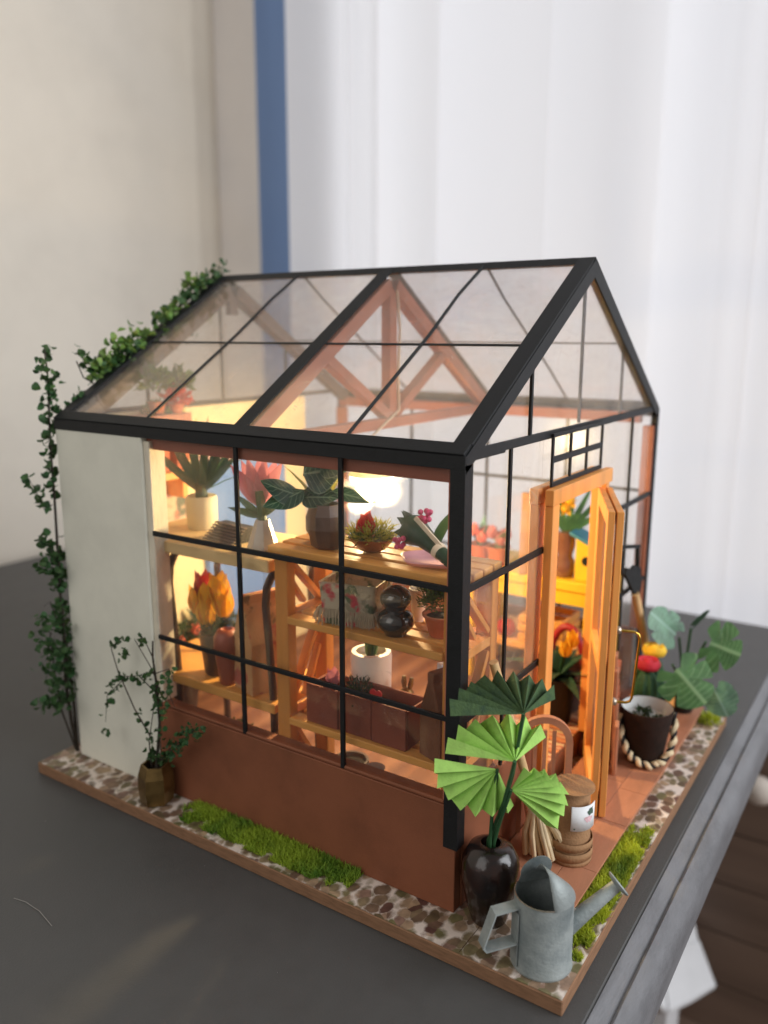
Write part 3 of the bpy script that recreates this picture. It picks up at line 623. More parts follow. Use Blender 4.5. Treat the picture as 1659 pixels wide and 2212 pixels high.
# =================================================================== helpers for plants and pots
def lathe_part(name, m, parent, prof, n=24, loc=(0, 0, 0), smooth=50, ph=0, cap=True): return MB().lathe(prof, n, (0, 0, 0), ph, 1, cap).obj(name, m, parent, smooth=smooth, loc=loc)
def tuft(name, m, parent, c, rx, rz_, n, ln, seed=1, rad=.022, loc=(0, 0, 0)):
    """moss: many short curly sprigs spread through a dome; one part of uncountable sprigs"""
    rr = random.Random(seed); mb = MB(); c = Vector(c)
    for i in range(n):
        a, e = rr.uniform(0, 6.283), math.asin(rr.uniform(-.25, 1)); d = Vector((math.cos(a)*math.cos(e), math.sin(a)*math.cos(e), math.sin(e)))
        k = rr.uniform(.35, 1); p = c+Vector((d.x*rx*k, d.y*rx*k, d.z*rz_*k)); d = (d+Vector((rr.uniform(-.7, .7), rr.uniform(-.7, .7), rr.uniform(-.3, .8)))).normalized()
        sd = d.orthogonal().normalized(); sd = Matrix.Rotation(rr.uniform(0, 6), 3, d) @ sd; L_ = ln*rr.uniform(.5, 1.3)
        a0, a1 = p-sd*rad, p+sd*rad; m_ = p+d*L_*.55+sd*rad*rr.uniform(-2, 2); e_ = p+d*L_+sd*rad*rr.uniform(-4, 4)
        mb.add([a0, a1, m_+sd*rad*.9, m_-sd*rad*.9, e_], [(0, 1, 2, 3), (3, 2, 4)])
    o = mb.obj(name, m, parent, loc=loc); return stuff(o)
def blades(parent, m, n, ln, wd, spread, seed, z=0, name='leaf', lean=0, curl=.25, rot0=0):
    rr = random.Random(seed)
    for i in range(n):
        a = rot0+2*math.pi*i/n+rr.uniform(-.3, .3); t = spread*rr.uniform(.5, 1.2)
        d = Vector((math.cos(a)*math.sin(t), math.sin(a)*math.sin(t), math.cos(t))); L_ = ln*rr.uniform(.75, 1.1)
        MB().blade((0, 0, z), d, L_, wd*rr.uniform(.8, 1.2), (-math.sin(a), math.cos(a), 0), rr.uniform(.2, 1)*curl, 5, .25).obj(name, m, parent, smooth=60)
def tulip(parent, top, m, r=.2, h=.42, name='flower', n=4):
    top = Vector(top); mb = MB()
    for k in range(n):
        a = 2*math.pi*k/n+.3; d = Vector((math.cos(a)*.42, math.sin(a)*.42, 1))
        mb.blade(top+Vector((math.cos(a)*r*.45, math.sin(a)*r*.45, 0)), d, h, r*1.9, (-math.sin(a), math.cos(a), 0), -.30, 6, .5)
    mb.ball(top+Vector((0, 0, h*.25)), r*.6, 8, 5, 1.1); mb.uv = None
    return mb.obj(name, m, parent, smooth=60)
def stem(parent, pts, r=.03, m='stem_green', name='stem'): return MB().tube(pts, r, 6).obj(name, m, parent, smooth=60)
POT = [(.6, 0), (.62, .04), (.92, .9), (1.0, .92), (1.0, 1.0), (.86, 1.0), (.8, .8)]
def pot(parent, m, r, h, n=24, name='pot', soil_=True, prof=POT):
    lathe_part(name, m, parent, [(a*r, b*h) for a, b in prof], n)
    if soil_: lathe_part('soil', 'soil', parent, [(.84*r, h*.78), (.80*r, h*.86), (.3*r, h*.9)], 16)

# =================================================================== PLANT RACK along the glass wall
rk = thing('plant_rack', 'three tier orange slatted plant rack behind the side panes', 'plant rack', (1.5, 3.32, .8))
RW, RL = 1.95, 5.42
me_post = MB().box(0, .34, 0, .42, 0, 6.97).mesh('post', bevel=.02)
for x in (0, RW-.34):
    for y in (.02, RL-.42): link('post', me_post, 'rack_wood', rk, (x, y, 0))
me_slat = MB().box(0, .42, 0, RL+.22, 0, .2).mesh('slat', bevel=.025)
me_slat2 = MB().box(0, .42, 0, RL-.84, 0, .2).mesh('slat', bevel=.025)
for k, (z, cl) in enumerate(((7.0, 0), (5.2, 1), (2.42, 1))):
    for i in range(4):
        if k == 0: link('slat', me_slat, 'shelf_wood', rk, (.02+i*.50 if i else -.06, -.06, z))
        else: link('slat', me_slat2 if i else me_slat2, 'shelf_wood', rk, (.02+i*.50 if i else -.07, .1+.30, z))
    for y in (.40, RL-.5):
        if k == 0: MB().box(.02, RW-.02, y-.32, y-.12, z-.17, z-.005).obj('cleat', 'rack_wood', rk, bevel=.015)
        else:
            MB().box(.35, RW-.35, y-.37 if y < 1 else y+.10, y-.02 if y < 1 else y+.48, z-.05, z+.18).obj('end_rail', 'rack_wood', rk, bevel=.015)
for y in (.18, RL-.16):
    for z0, z1, fl_ in ((.3, 2.3, 0), (2.8, 5.0, 1), (5.5, 6.8, 0)):
        a, b = (.34, RW-.34) if fl_ else (RW-.34, .34)
        MB().beam((a, y, z0), (b, y, z1), .14, .24, (0, 1, 0)).obj('brace', 'rack_wood', rk, bevel=.015)
        MB().beam((XX := (RW/2), y+.02, z0), (b, y+.02, (z0+z1)/2+.2), .12, .2, (0, 1, 0)).obj('brace', 'rack_wood', rk, bevel=.015)

# things on the rack top (z = 8.0)
RT = 8.005
t = thing('potted_philodendron', 'dark green large leaved plant in brown faceted pot on rack top', 'potted plant', (2.15, 7.5, RT))
lathe_part('pot', 'facet_brown', t, [(.34, 0), (.42, .05), (.50, .5), (.48, .85), (.38, 1.12), (.30, 1.12), (.3, .9)], 8, smooth=None)
lv = [((560, 1047), (655, 1072), .62), ((570, 1102), (658, 1058), .50), ((735, 1010), (655, 1025), .95), ((725, 1070), (650, 1075), .70), ((762, 1000), (690, 1010), .8), ((805, 1078), (715, 1062), .42)]
for k, (tip, bs, wd) in enumerate(lv):
    b = PD(*bs, 20.9); e = PD(*tip, 20.2 if k < 2 else 20.6); o = Vector(t.location)/S
    d = e-b
    MB().blade(b-o, d, d.length*1.08, wd*1.22, up*.75+fw*.6 if k != 2 else up, .12, 8, .22, prof=lambda q_: max(.02, math.sin(math.pi*min(1, q_**.75))**.9)).obj('leaf', 'leaf_veined', t, smooth=60)
    stem(t, [Vector((0, 0, .9)), (b-o)*.5+Vector((0, 0, .6)), b-o], .025)
t = thing('potted_plant', 'round dark pot with upright dark leaf behind the large leaved plant', 'potted plant', (2.75, 8.15, RT))
lathe_part('pot', 'facet_brown', t, [(.26, 0), (.42, .25), (.42, .6), (.3, .95), (.24, .95)], 20)
blades(t, 'leaf_dark', 4, 1.5, .35, .25, 4, .7); blades(t, 'moss_yellow', 3, 1.7, .3, .5, 14, .7)
t = thing('moss_bowl', 'amber glass bowl of yellow moss with a red flower on rack top', 'bowl plant', (2.45, 6.35, RT))
lathe_part('bowl', 'amber_bowl', t, [(.2, 0), (.34, .06), (.6, .36), (.57, .37), (.3, .1)], 20)
tuft('moss', 'moss_yellow', t, (0, 0, .36), .64, .42, 520, .2, 3, .018); tuft('moss', 'moss_green', t, (0, 0, .3), .55, .22, 200, .16, 4, .018)
mb = MB()
for k in range(4): mb.blade((-.12, .1, .45), (-.1+.3*math.cos(k*1.6), .3*math.sin(k*1.6), 1), .62, .42, (math.sin(k), math.cos(k), 0), .1, 4, .3)
mb.obj('flower', 'petal_red', t)
# bouquet on a pink dish
t = thing('dish', 'wavy pink paper dish under the bouquet on rack top', 'dish', (2.35, 4.55, RT+.02))
mb = MB(); n = 28; rg = [1.0+.06*math.sin(5*a) for a in [2*math.pi*i/n for i in range(n)]]
for kk, (s_, z) in enumerate(((0.5, 0), (.72, .02), (.8, .10), (.76, .12), (.68, .05))): mb.v += [(s_*.86*rg[i]*math.cos(2*math.pi*i/n), s_*1.0*rg[i]*math.sin(2*math.pi*i/n), z) for i in range(n)]
for kk in range(4):
    for i in range(n): mb.f.append((kk*n+i, kk*n+(i+1) % n, (kk+1)*n+(i+1) % n, (kk+1)*n+i))
mb.f += [tuple(range(n-1, -1, -1)), tuple(range(4*n, 5*n))]; mb.obj('plate', 'dish_pink', t, smooth=60)
bo = PX(975, 1215, 0, 1.75); bq = thing('bouquet', 'green wrapped bouquet with magenta berries tied with cream ribbon', 'bouquet', (bo.x, bo.y, RT+.1))
o = bo.copy(); o.z = RT+.1
a = PX(978, 1218, 0, 1.75)-o; b = PX(915, 1160, 0, 2.2)-o; c_ = PX(862, 1125, 0, 2.6)-o
MB().tube([a, a.lerp(b, .5), b, b.lerp(c_, .45)], [.15, .17, .26, .38], 14).obj('wrap', 'leaf_dark', bq, smooth=40)
for k in range(5):
    e = b.lerp(c_, .25); d = (c_-b).normalized()+Vector((rnd(-.25, .25), rnd(-.25, .25), .25*k-.3))
    MB().blade(e, d, .75, .36, (.2, .3, 1), .1, 5, .2).obj('leaf', 'leaf_dark', bq, smooth=60)
rb = a.lerp(b, .38); MB().tube([rb, rb+(b-a)*.12], [.185, .2], 14).obj('ribbon', 'ribbon_cream', bq, smooth=40)
MB().beam(rb+Vector((0, 0, .15)), PX(897, 1118, 0, 1.9)-o, .1, .05, (1, 0, 0)).obj('ribbon', 'ribbon_cream', bq)
MB().blade(a.lerp(b, .6), PX(972, 1085, 0, 2.2)-o-a.lerp(b, .6), 1.15, .34, (.3, 1, 0), .3, 6, .2).obj('leaf', 'leaf_mid', bq, smooth=60)
for (cx, cy, nn, sp) in ((917, 1116, 14, 13), (860, 1172, 9, 12)):
    br = MB()
    for k in range(nn): br.ball(PX(cx+rnd(-sp, sp), cy+rnd(-sp, sp), 0, 2.05+rnd(-.1, .1))-o, .07, 8, 5)
    br.obj('berry_cluster', 'berry', bq, smooth=60)
# middle shelf (z = 6.2)
RM = 6.208
t = thing('fabric_basket', 'square printed fabric basket with fringed hem on the middle shelf', 'basket', (2.35, 6.75, RM), R(12))
mb = MB(); hw, hh = .70, 1.08
def ringp(h_, k, r_=.16, sag=0):
    out = []
    for cx, cy, a0 in ((1, 1, 0), (-1, 1, 90), (-1, -1, 180), (1, -1, 270)):
        for q_ in range(4):
            an = R(a0+30*q_); out.append((cx*(hw*k-r_)+r_*math.cos(an), cy*(hw*1.05*k-r_)+r_*math.sin(an), h_+sag*1.2*math.sin(2*an+.8)))
    return out
for h_, k, sg in ((0, .93, 0), (.5, .98, 0), (hh-.05, 1.03, .03), (hh, 1.05, .03), (hh-.02, .97, .03), (hh-.5, .92, 0), (.12, .88, 0)): mb.v += ringp(h_, k, .16, sg)
for kk in range(6):
    for i in range(16): mb.f.append((kk*16+i, kk*16+(i+1) % 16, (kk+1)*16+(i+1) % 16, (kk+1)*16+i))
mb.f += [tuple(range(15, -1, -1)), tuple(range(96, 112))]; mb.obj('cloth_wall', 'basket_cloth', t, smooth=50)
fr_ = MB()
for i in range(170):
    s_ = i/170*4; k = int(s_); u_ = (s_-k)*2-1; a_, b_ = [(u_, 1), (1, -u_), (-u_, -1), (-1, u_)][k]
    p = Vector((a_*hw*1.03, b_*hw*1.08, .42)); n_ = Vector([(0, 1, 0), (1, 0, 0), (0, -1, 0), (-1, 0, 0)][k])
    e = p+n_*rnd(.05, .16)+Vector((rnd(-.06, .06), rnd(-.06, .06), -rnd(.32, .41))); fr_.tube([p, p.lerp(e, .5)+n_*.03, e], .012, 4)
stuff(fr_.obj('fringe', 'fringe', t))
t = thing('gourd_vase', 'glossy black double gourd vase on the middle shelf', 'vase', (1.92, 5.3, RM))
gp = [(.26, 0)]+[(.455*math.sin(a), .34-.345*math.cos(a)) for a in [R(x) for x in range(40, 146, 15)]]+[(.26, .64)]+[(.385*math.sin(a), .90-.30*math.cos(a)) for a in [R(x) for x in range(45, 156, 15)]]+[(.13, 1.19), (.10, 1.15)]
lathe_part('body', 'black_gloss', t, gp, 32)
t = thing('bushy_plant', 'round bushy green plant in terracotta pot at the near end of the middle shelf', 'potted plant', (2.45, 4.35, RM))
pot(t, 'terracotta', .46, .55); tuft('foliage', 'moss_green', t, (0, 0, .85), .56, .5, 1400, .13, 8, .018)
t = thing('bushy_plant', 'small green bushy plant in slim white pot behind the black gourd vase', 'potted plant', (3.05, 5.35, RM))
pot(t, 'white_pot', .24, .85); tuft('foliage', 'moss_green', t, (0, 0, 1.05), .38, .3, 500, .12, 9, .018)
mb = MB(); mb.ball((.1, -.3, 1.35), .14, 10, 6); mb.obj('flower', 'petal_red', t, smooth=60)
# bottom shelf (z = 3.5)
RB = 3.428
t = thing('planter_box', 'long brown wooden planter box with a red heart on the bottom shelf', 'planter box', (1.56, 4.75, RB), R(0))
BL, BH = 3.05, 1.05
for i in range(3): MB().box(-.02 if i != 1 else 0, .07, i*BL/3+.012, (i+1)*BL/3-.012, 0, BH).obj('front_board', 'red_brown_box', t, bevel=.015)
MB().box(.9, .98, 0, BL, 0, BH-.003).obj('back_board', 'red_brown_box', t, bevel=.015)
for y in (0, BL-.08): MB().box(.072, .898, y, y+.08, 0, BH-.05).obj('end_board', 'red_brown_box', t, bevel=.015)
MB().box(.075, .895, .085, BL-.085, 0, .72).obj('soil', 'soil', t)
tuft('foliage', 'moss_dark', t, (.5, 1.75, .75), .42, .5, 260, .2, 12, .02)
mb = MB(); hx = []
for k in range(24):
    a = 2*math.pi*k/24; hx.append(Vector((0, .011*16*math.sin(a)**3, .011*(13*math.cos(a)-5*math.cos(2*a)-2*math.cos(3*a)-math.cos(4*a)))))
mb.prism([v+Vector((.16, 1.0, 1.16)) for v in hx], (.04, 0, 0)); mb.tube([(.18, .92, .6), (.18, .92, .95)], .02, 6); mb.obj('heart_pick', 'heart_red', t)
tulip(t, (.35, 2.45, 1.0), 'petal_pink', .2, .42); stem(t, [(.35, 2.45, .6), (.35, 2.45, 1.05)])
t = thing('white_pot_plant', 'thick white pot with upright green stalks behind the planter box', 'potted plant', (3.0, 6.75, RB))
lathe_part('pot', 'white_pot', t, [(.42, 0), (.50, .06), (.53, .5), (.55, 1.55), (.52, 1.68), (.40, 1.69), (.38, 1.5)], 28)
blades(t, 'leaf_mid', 9, 1.6, .36, .16, 21, 1.4, curl=.1)
t = thing('rabbit_figurine', 'small dark metal rabbit figurine behind the planter box', 'figurine', (3.1, PX(880, 1480, 0, 3.1).y, RB))
mb = MB(); mb.ball((0, 0, .3), .26, 12, 8, 1.15); mb.ball((-.04, 0, .72), .19, 12, 8, .95)
mb.obj('body', 'bronze', t, smooth=60)
for y in (-.08, .08): MB().tube([(-.02, y, .84), (0, y*1.3, 1.0), (.02, y*1.5, 1.16)], [.05, .075, .05], 8).obj('ear', 'bronze', t, smooth=60)
def paper_bag(name, label, loc, rz_, wx, wy, h, m, fold=.3, group=None):
    t = thing(name, label, 'paper bag', loc, rz_)
    a, b = wx/2, wy/2; k = .82
    v = [(-a, -b, 0), (a, -b, 0), (a, b, 0), (-a, b, 0), (-a, -b, h*.55), (a, -b, h*.55), (a*1.0, b, h*.55), (-a, b, h*.55), (0, -b*.55, h*.55), (0, b*.55, h*.55),
         (-.06, -b, h), (.06, -b, h), (.06, b, h), (-.06, b, h)]
    f = [(3, 2, 1, 0), (0, 1, 5, 8, 4), (1, 2, 6, 5), (2, 3, 7, 9, 6), (3, 0, 4, 7), (4, 8, 10), (8, 5, 11), (8, 11, 10), (5, 6, 12, 11), (6, 9, 12), (9, 7, 13), (9, 13, 12), (7, 4, 10, 13), (10, 11, 12, 13)]
    MB().add(v, f).obj('bag_body', m, t, bevel=.012)
    MB().box(-.11, .11, -b-.01, b+.01, h-.12, h+fold*.4).obj('folded_top', m, t, bevel=.02)
    return t
paper_bag('paper_bag', 'brown paper bag standing beside the planter box at the rack end', (1.95, 3.98, RB), R(70), .75, .8, 2.05, 'kraft_dark')
paper_bag('paper_bag', 'pale paper bag behind the brown bag at the rack end', (2.75, 4.25, RB), R(60), .5, .6, 1.9, 'white_paper')
# under the rack
t = thing('grain_sack', 'slumped grey sack on the floor under the rack', 'sack', (2.2, 6.1, .81))
MB().lathe([(.5, 0), (.62, .2), (.6, .7), (.4, 1.1), (.16, 1.3), (.28, 1.5)], 14).obj('sack_body', 'sack', t, smooth=60)
for k, (x, y, r_, h_, m_) in enumerate(((2.4, 8.2, .45, .8, 'dark_pot'), (3.1, 7.5, .5, .9, 'dark_pot'), (2.3, 4.6, .5, .9, 'black_pot'))):
    t = thing('spare_pot', ['dark spare pot under the left end of the rack', 'dark spare pot under the middle of the rack, farther back', 'black spare pot under the near end of the rack'][k], 'pot', (x, y, .81))
    pot(t, m_, r_, h_)

# =================================================================== CONSOLE TABLE at the left end
ctb = thing('console_table', 'pale wood console table with bent dark tube legs behind the left panes', 'console table', (1.5, 8.95, .8))
MB().box(0, 2.6, 0, 5.6, 6.42, 6.76).obj('table_top', 'pale_wood', ctb, bevel=.03)
MB().box(.05, 2.5, -.05, 5.4, 2.48, 2.76).obj('lower_shelf', 'shelf_wood', ctb, bevel=.03)
for x in (.32, 2.25):
    for y, sg in ((.10, 1), (3.78, 1)):
        MB().tube([(x, y-.08*sg, 6.415), (x, y+.06*sg, 6.25), (x, y+.24*sg, 5.9), (x, y+.30*sg, 5.4), (x, y+.22*sg, 4.4), (x, y+.1*sg, 2.77)], .11, 10).obj('leg', 'dark_tube', ctb, smooth=60)
        MB().tube([(x, y+.1*sg, 2.47), (x, y+.1*sg, .02)], .11, 10).obj('leg', 'dark_tube', ctb, smooth=60)
CT = 7.565
t = thing('frosted_vase_plant', 'frosted cream jar with dark spiky leaves on the console table', 'potted plant', (3.25, 13.05, CT))
lathe_part('jar', 'frosted', t, [(.44, 0), (.46, .04), (.46, .95), (.42, 1.0), (.38, .98), (.38, .1)], 28)
MB().tube([(0, 0, .3), (0, 0, 1.35)], [.2, .17], 12).obj('stem', 'moss_dark', t, smooth=60)
for k in range(11):
    a = rt*math.cos(R(42+k*9.5))*[1, .8][k % 2]+up*math.sin(R(42+k*9.5))+fw*(.3 if k % 2 else -.3)
    MB().blade((0, 0, 1.1), a, [1.9, 2.3, 1.9, 2.5, 2.1, 2.6, 2.2, 2.6, 2.3, 2.7, 2.5][k], .25, a.cross(fw), rnd(-.12, .12), 6, .3).obj('leaf', 'leaf_dark', t, smooth=60)
for k in range(4):
    a = rt*(1-.15*k)+up*(.35+.3*k); MB().tube([(0, 0, 1.1), a*.8+Vector((0, 0, 1.2)), a*1.6+Vector((0, 0, 1.15))], [.02, .015, .006], 5).obj('grass_blade', 'leaf_mid', t)
t = thing('slatted_mat', 'dark grey ribbed wooden mat on the console table', 'mat', (2.55, 11.35, CT), R(-8))
MB().prism([(-.30, -.62, 0), (.45, -.62, 0), (.45, -.62, .42), (.2, -.62, .42)], (0, 1.24, 0)).obj('backing', 'black_pot', t)
for k in range(7): MB().box(-.40+k*.075, -.28+k*.075, -.66, .66, k*.066+.004, k*.066+.044).obj('rib', 'mat_rib', t, bevel=.01)
t = thing('tulip_vase', 'faceted silver vase with a big pink tulip on the console table', 'vase', (2.35, 9.85, CT))
lathe_part('vase', 'silver_facet', t, [(.40, 0), (.44, .06), (.19, .82), (.15, .82), (.15, .6)], 8, smooth=None)
stem(t, [(0, 0, .5), (.02, .04, 1.1), (.02, .1, 1.6)], .14)
for k in range(7):
    a = rt*math.cos(R(60+k*11))+up*math.sin(R(60+k*11))*1.0+fw*(.2 if k % 2 else -.2)
    MB().blade((.02, .08, 1.25), a, 1.3, .44, a.cross(fw), -.05, 5, .35).obj('petal', 'petal_pink', t, smooth=60)
for k in (40, 140, 165): 
    a = rt*math.cos(R(k))+up*math.sin(R(k)); MB().blade((0, .04, .9), a, 1.0, .22, a.cross(fw), .1, 5, .3).obj('leaf', 'leaf_dark', t, smooth=60)
# lower console shelf
CL = 3.565
t = thing('tulip_pot', 'dark slim pot of yellow and red tulips on the console lower shelf', 'potted plant', (2.3, 11.75, CL))
lathe_part('pot', 'dark_pot', t, [(.3, 0), (.34, .05), (.48, 1.25), (.42, 1.25), (.38, 1.0)], 20)
tuft('foliage', 'moss_dark', t, (0, 0, 1.3), .4, .35, 160, .25, 30, .03)
for (fx, fy, m_, rr_) in ((450, 1290, 'petal_yellow', .24), (438, 1270, 'petal_red', .2), (472, 1275, 'petal_yellow', .27), (482, 1305, 'petal_yellow', .25), (447, 1325, 'petal_yellow', .26), (425, 1300, 'petal_yellow', .2)):
    p = PX(fx, fy, 0, 2.2)-Vector((2.3, 11.75, CL)); tulip(t, p-Vector((0, 0, .35)), m_, rr_*1.3, .8); stem(t, [(0, 0, 1.1), p*.6+Vector((0, 0, .5)), p], .03)
t = thing('terracotta_vase', 'smooth terracotta vase on the console lower shelf', 'vase', (1.95, 10.95, CL))
lathe_part('body', 'terracotta_vase', t, [(.22, 0), (.25, .06), (.30, .5), (.38, 1.1), (.37, 1.4), (.27, 1.58), (.17, 1.62), (.13, 1.55)], 28)
paper_bag('paper_bag', 'tall printed kraft paper bag on the console lower shelf', (2.35, 10.0, CL), R(72), 1.0, 1.25, 2.65, 'kraft_print')
t = thing('moss_bush', 'low mossy bush on the floor under the console', 'bush', (2.1, 10.9, .81))
lathe_part('pot', 'black_pot', t, [(.4, 0), (.5, .6), (.4, .6)], 16); tuft('foliage', 'moss_green', t, (0, 0, 1.0), .6, .5, 500, .18, 31)
# back left corner plants
for k, (x, y, seed, m_, lab) in enumerate(((4.2, 15.2, 41, 'petal_coral', 'leafy pot with coral flower on the floor in the back corner'), (5.9, 15.5, 42, 'petal_yellow', 'leafy pot with yellow flower in front of the blue door'))):
    t = thing('potted_plant', lab, 'potted plant', (x, y, .81))
    pot(t, 'dark_pot', .6, 1.8); blades(t, 'leaf_dark', 9, 1.9, .6, .7, seed, 1.6, curl=.7); tuft('foliage', 'moss_dark', t, (0, 0, 2.3), .9, .7, 160, .3, seed, .05)
    tulip(t, (-.4, -.3, 2.3), m_, .22, .4); tulip(t, (.3, -.3, 2.6), m_, .18, .35)
# wall shelf, its pots, picture
q = PX(338, 1020, 1, 16.0)
ws = thing('wall_shelf', 'orange wood wall shelf on the cream back wall', 'shelf', (q.x, 16.1, q.z))
MB().box(-.9, 1.35, -.55, .38, -.25, 0).obj('board', 'orange_wood', ws, bevel=.02); MB().box(-.6, -.4, -.4, .38, -.95, -.255).obj('bracket', 'orange_wood', ws); MB().box(.85, 1.05, -.4, .38, -.95, -.255).obj('bracket', 'orange_wood', ws)
t = thing('shelf_pot', 'tall terracotta pot of olive leaves on the wall shelf', 'potted plant', (q.x+.15, 16.0, q.z+.01))
lathe_part('pot', 'terracotta', t, [(.3, 0), (.36, .9), (.30, .9)], 16); tuft('foliage', 'moss_green', t, (0, 0, 1.5), .5, .8, 220, .3, 51, .05)
t = thing('shelf_pot', 'brown square pot beside the tall terracotta pot on the wall shelf', 'pot', (q.x+.95, 16.0, q.z+.01))
lathe_part('pot', 'terracotta', t, [(.36, 0), (.42, 1.0), (.34, 1.0)], 4, smooth=None, ph=.78); tuft('foliage', 'moss_yellow', t, (0, 0, 1.35), .5, .5, 160, .25, 52, .05)
# high shelf with red and green plants near the eave
q = PX(360, 895, 1, 15.6)
hs_ = thing('wall_shelf', 'upper brown shelf close to the eave in the back corner', 'shelf', (q.x, 15.9, q.z))
MB().box(-2.2, .9, -.5, .55, -.5, 0).obj('board', 'rose_wood', hs_, bevel=.02)
t = thing('shelf_pot', 'green bushy plant on the upper shelf by the eave', 'potted plant', (q.x-.25, 15.75, q.z+.01)); pot(t, 'terracotta', .3, .4); tuft('foliage', 'moss_green', t, (0, 0, .9), .45, .6, 220, .3, 61, .05)
t = thing('shelf_pot', 'red flowering plant on the upper shelf by the eave', 'potted plant', (q.x+.45, 15.65, q.z+.01)); pot(t, 'terracotta', .3, .3); tuft('flowers', 'petal_red', t, (0, 0, .4), .4, .4, 90, .3, 62, .07); tuft('foliage', 'moss_green', t, (.2, 0, .9), .4, .5, 160, .3, 63, .05)
q = PX(505, 955, 1, 16.3)
t = thing('wall_pot', 'small orange pot hung on the cream wall above the blue door', 'pot', (q.x, 16.1, q.z-.4))
pot(t, 'terracotta', .36, .75)
q0, q1 = PX(335, 1080, 1, 16.4), PX(404, 1148, 1, 16.4)
t = thing('picture_frame', 'small framed plant picture on the cream back wall', 'picture', ((q0.x+q1.x)/2, 16.42, q1.z))
hw_ = (q1.x-q0.x)/2; hh_ = q0.z-q1.z
MB().box(-hw_, hw_, -.02, .03, 0, hh_).obj('print', 'picture', t)
for a in ((-hw_-.1, hw_+.1, -.06, .04, -.1, 0), (-hw_-.1, hw_+.1, -.06, .04, hh_, hh_+.1), (-hw_-.1, -hw_, -.06, .04, .001, hh_-.001), (hw_, hw_+.1, -.06, .04, .001, hh_-.001)): MB().box(*a).obj('frame_bar', 'mauve_paint', t)

# =================================================================== YELLOW TABLE and the right side inside
yt = thing('potting_table', 'yellow potting table along the far glass wall', 'table', (11.9, 3.7, .8))
MB().box(0, 2.9, 0, 5.2, 3.95, 4.3).obj('table_top', 'yellow_wood', yt, bevel=.03); MB().box(.1, 2.8, .1, 5.1, 3.45, 3.94).obj('apron', 'yellow_wood', yt)
for x in (.1, 2.4):
    for y in (.1, 4.7): MB().box(x, x+.4, y, y+.4, 0, 3.44).obj('leg', 'yellow_wood', yt, bevel=.02)
MB().box(.15, 2.75, .6, 4.6, 1.5, 1.7).obj('lower_shelf', 'shelf_wood', yt)
YT = 5.105
def on(fx, fy): return PX(fx, fy, 2, YT)
q = PX(1218, 1245, 0, 12.5); t = thing('daffodil_vase', 'brown glass vase with yellow daffodils and long leaves on the yellow table', 'vase', (12.5, q.y, YT))
lathe_part('vase', 'brown_glass', t, [(.28, 0), (.34, .1), (.34, .55), (.25, .75), (.34, 1.1), (.34, 1.6), (.3, 1.6)], 20)
for k, (a, ln) in enumerate(((100, 1.9), (78, 2.0), (60, 2.1), (45, 2.1), (120, 1.5), (30, 1.9))):
    d = rt*math.cos(R(a))+up*math.sin(R(a)); MB().blade((0, 0, 1.5), d, ln, .22, d.cross(fw), .1, 5, .3).obj('leaf', 'leaf_mid', t, smooth=60)
for fx, fy in ((1232, 1082), (1222, 1098)):
    mb = MB(); c_ = PX(fx, fy, 0, 12.4)-Vector(t.location)/S; mb.ball(c_, .17, 10, 6)
    for k in range(6): mb.blade(c_, rt*math.cos(k*1.05)+up*math.sin(k*1.05)-fw*.3, .3, .22, up if k % 3 else rt, 0, 3, .2)
    mb.uv = None; mb.obj('flower', 'petal_yellow', t, smooth=60)
q = PX(1272, 1255, 0, 12.6); t = thing('birdhouse', 'yellow birdhouse with slanted teal roof on the yellow table', 'birdhouse', (12.6, q.y, YT))
MB().prism([(-.35, -.4, 0), (-.35, .4, 0), (-.35, .4, 1.45), (-.35, -.4, 1.1)], (.8, 0, 0)).obj('body', 'yellow_wood', t, bevel=.02)
MB().beam((.05, -.65, 1.06), (.05, .62, 1.62), .95, .12, (0, 0, 1)).obj('roof', 'teal_paint', t, bevel=.02); MB().lathe([(.16, 0), (.16, .03)], 14).obj('hole', 'black_paint', t, loc=(-.36, 0, .7), rot=(0, R(-90), 0))
q = PX(1150, 1250, 0, 12.3); paper_bag('paper_bag', 'tall kraft bag on the yellow table seen through the gable pane', (12.4, q.y, YT), R(20), .9, 1.0, 2.7, 'kraft')
for k, (fx, m_, lab) in enumerate(((1035, 'petal_coral', 'coral flower pot on the yellow table next to the rack'), (1075, 'petal_pink', 'pink flower pot on the yellow table, nearer to the kraft bag'))):
    q = PX(fx, 1215, 0, 12.5); t = thing('flower_pot', lab, 'potted plant', (12.5, q.y, YT)); pot(t, 'terracotta', .45, .7)
    for a in range(5): tulip(t, (.28*math.cos(a*1.3), .28*math.sin(a*1.3), .8+.12*(a % 3)), m_, .2, .42)
    blades(t, 'leaf_teal', 3, 1.5, .3, .6, 70+k, .6)
q = PX(1085, 1345, 0, 12.2); t = thing('apple', 'red apple on the shelf under the yellow table', 'apple', (12.4, 7.2, 2.51))
MB().ball((0, 0, .34), .36, 14, 8, .92).obj('fruit', 'petal_red', t, smooth=60); MB().tube([(0, 0, .64), (.04, 0, .8)], .03, 5).obj('stalk', 'twig', t)
t = thing('wood_crate', 'orange slatted crate on the shelf under the yellow table', 'crate', (12.3, 5.0, 2.51))
for z in (0, .34, .68):
    for a in ((0, .12, 0, 1.7), (1.6, 1.72, 0, 1.7), (.122, 1.598, 0, .12), (.122, 1.598, 1.58, 1.7)): MB().box(*a, z, z+.26).obj('slat', 'shelf_wood', t, bevel=.02)
for x in (.125, 1.5):
    for y in (.125, 1.48): MB().box(x, x+.09, y, y+.09, -.0, .96).obj('corner_post', 'shelf_wood', t)
t = thing('black_tulip_pot', 'tall black pot with drooping dark leaves and yellow tulips inside the doorway', 'potted plant', (10.3, 4.35, .81))
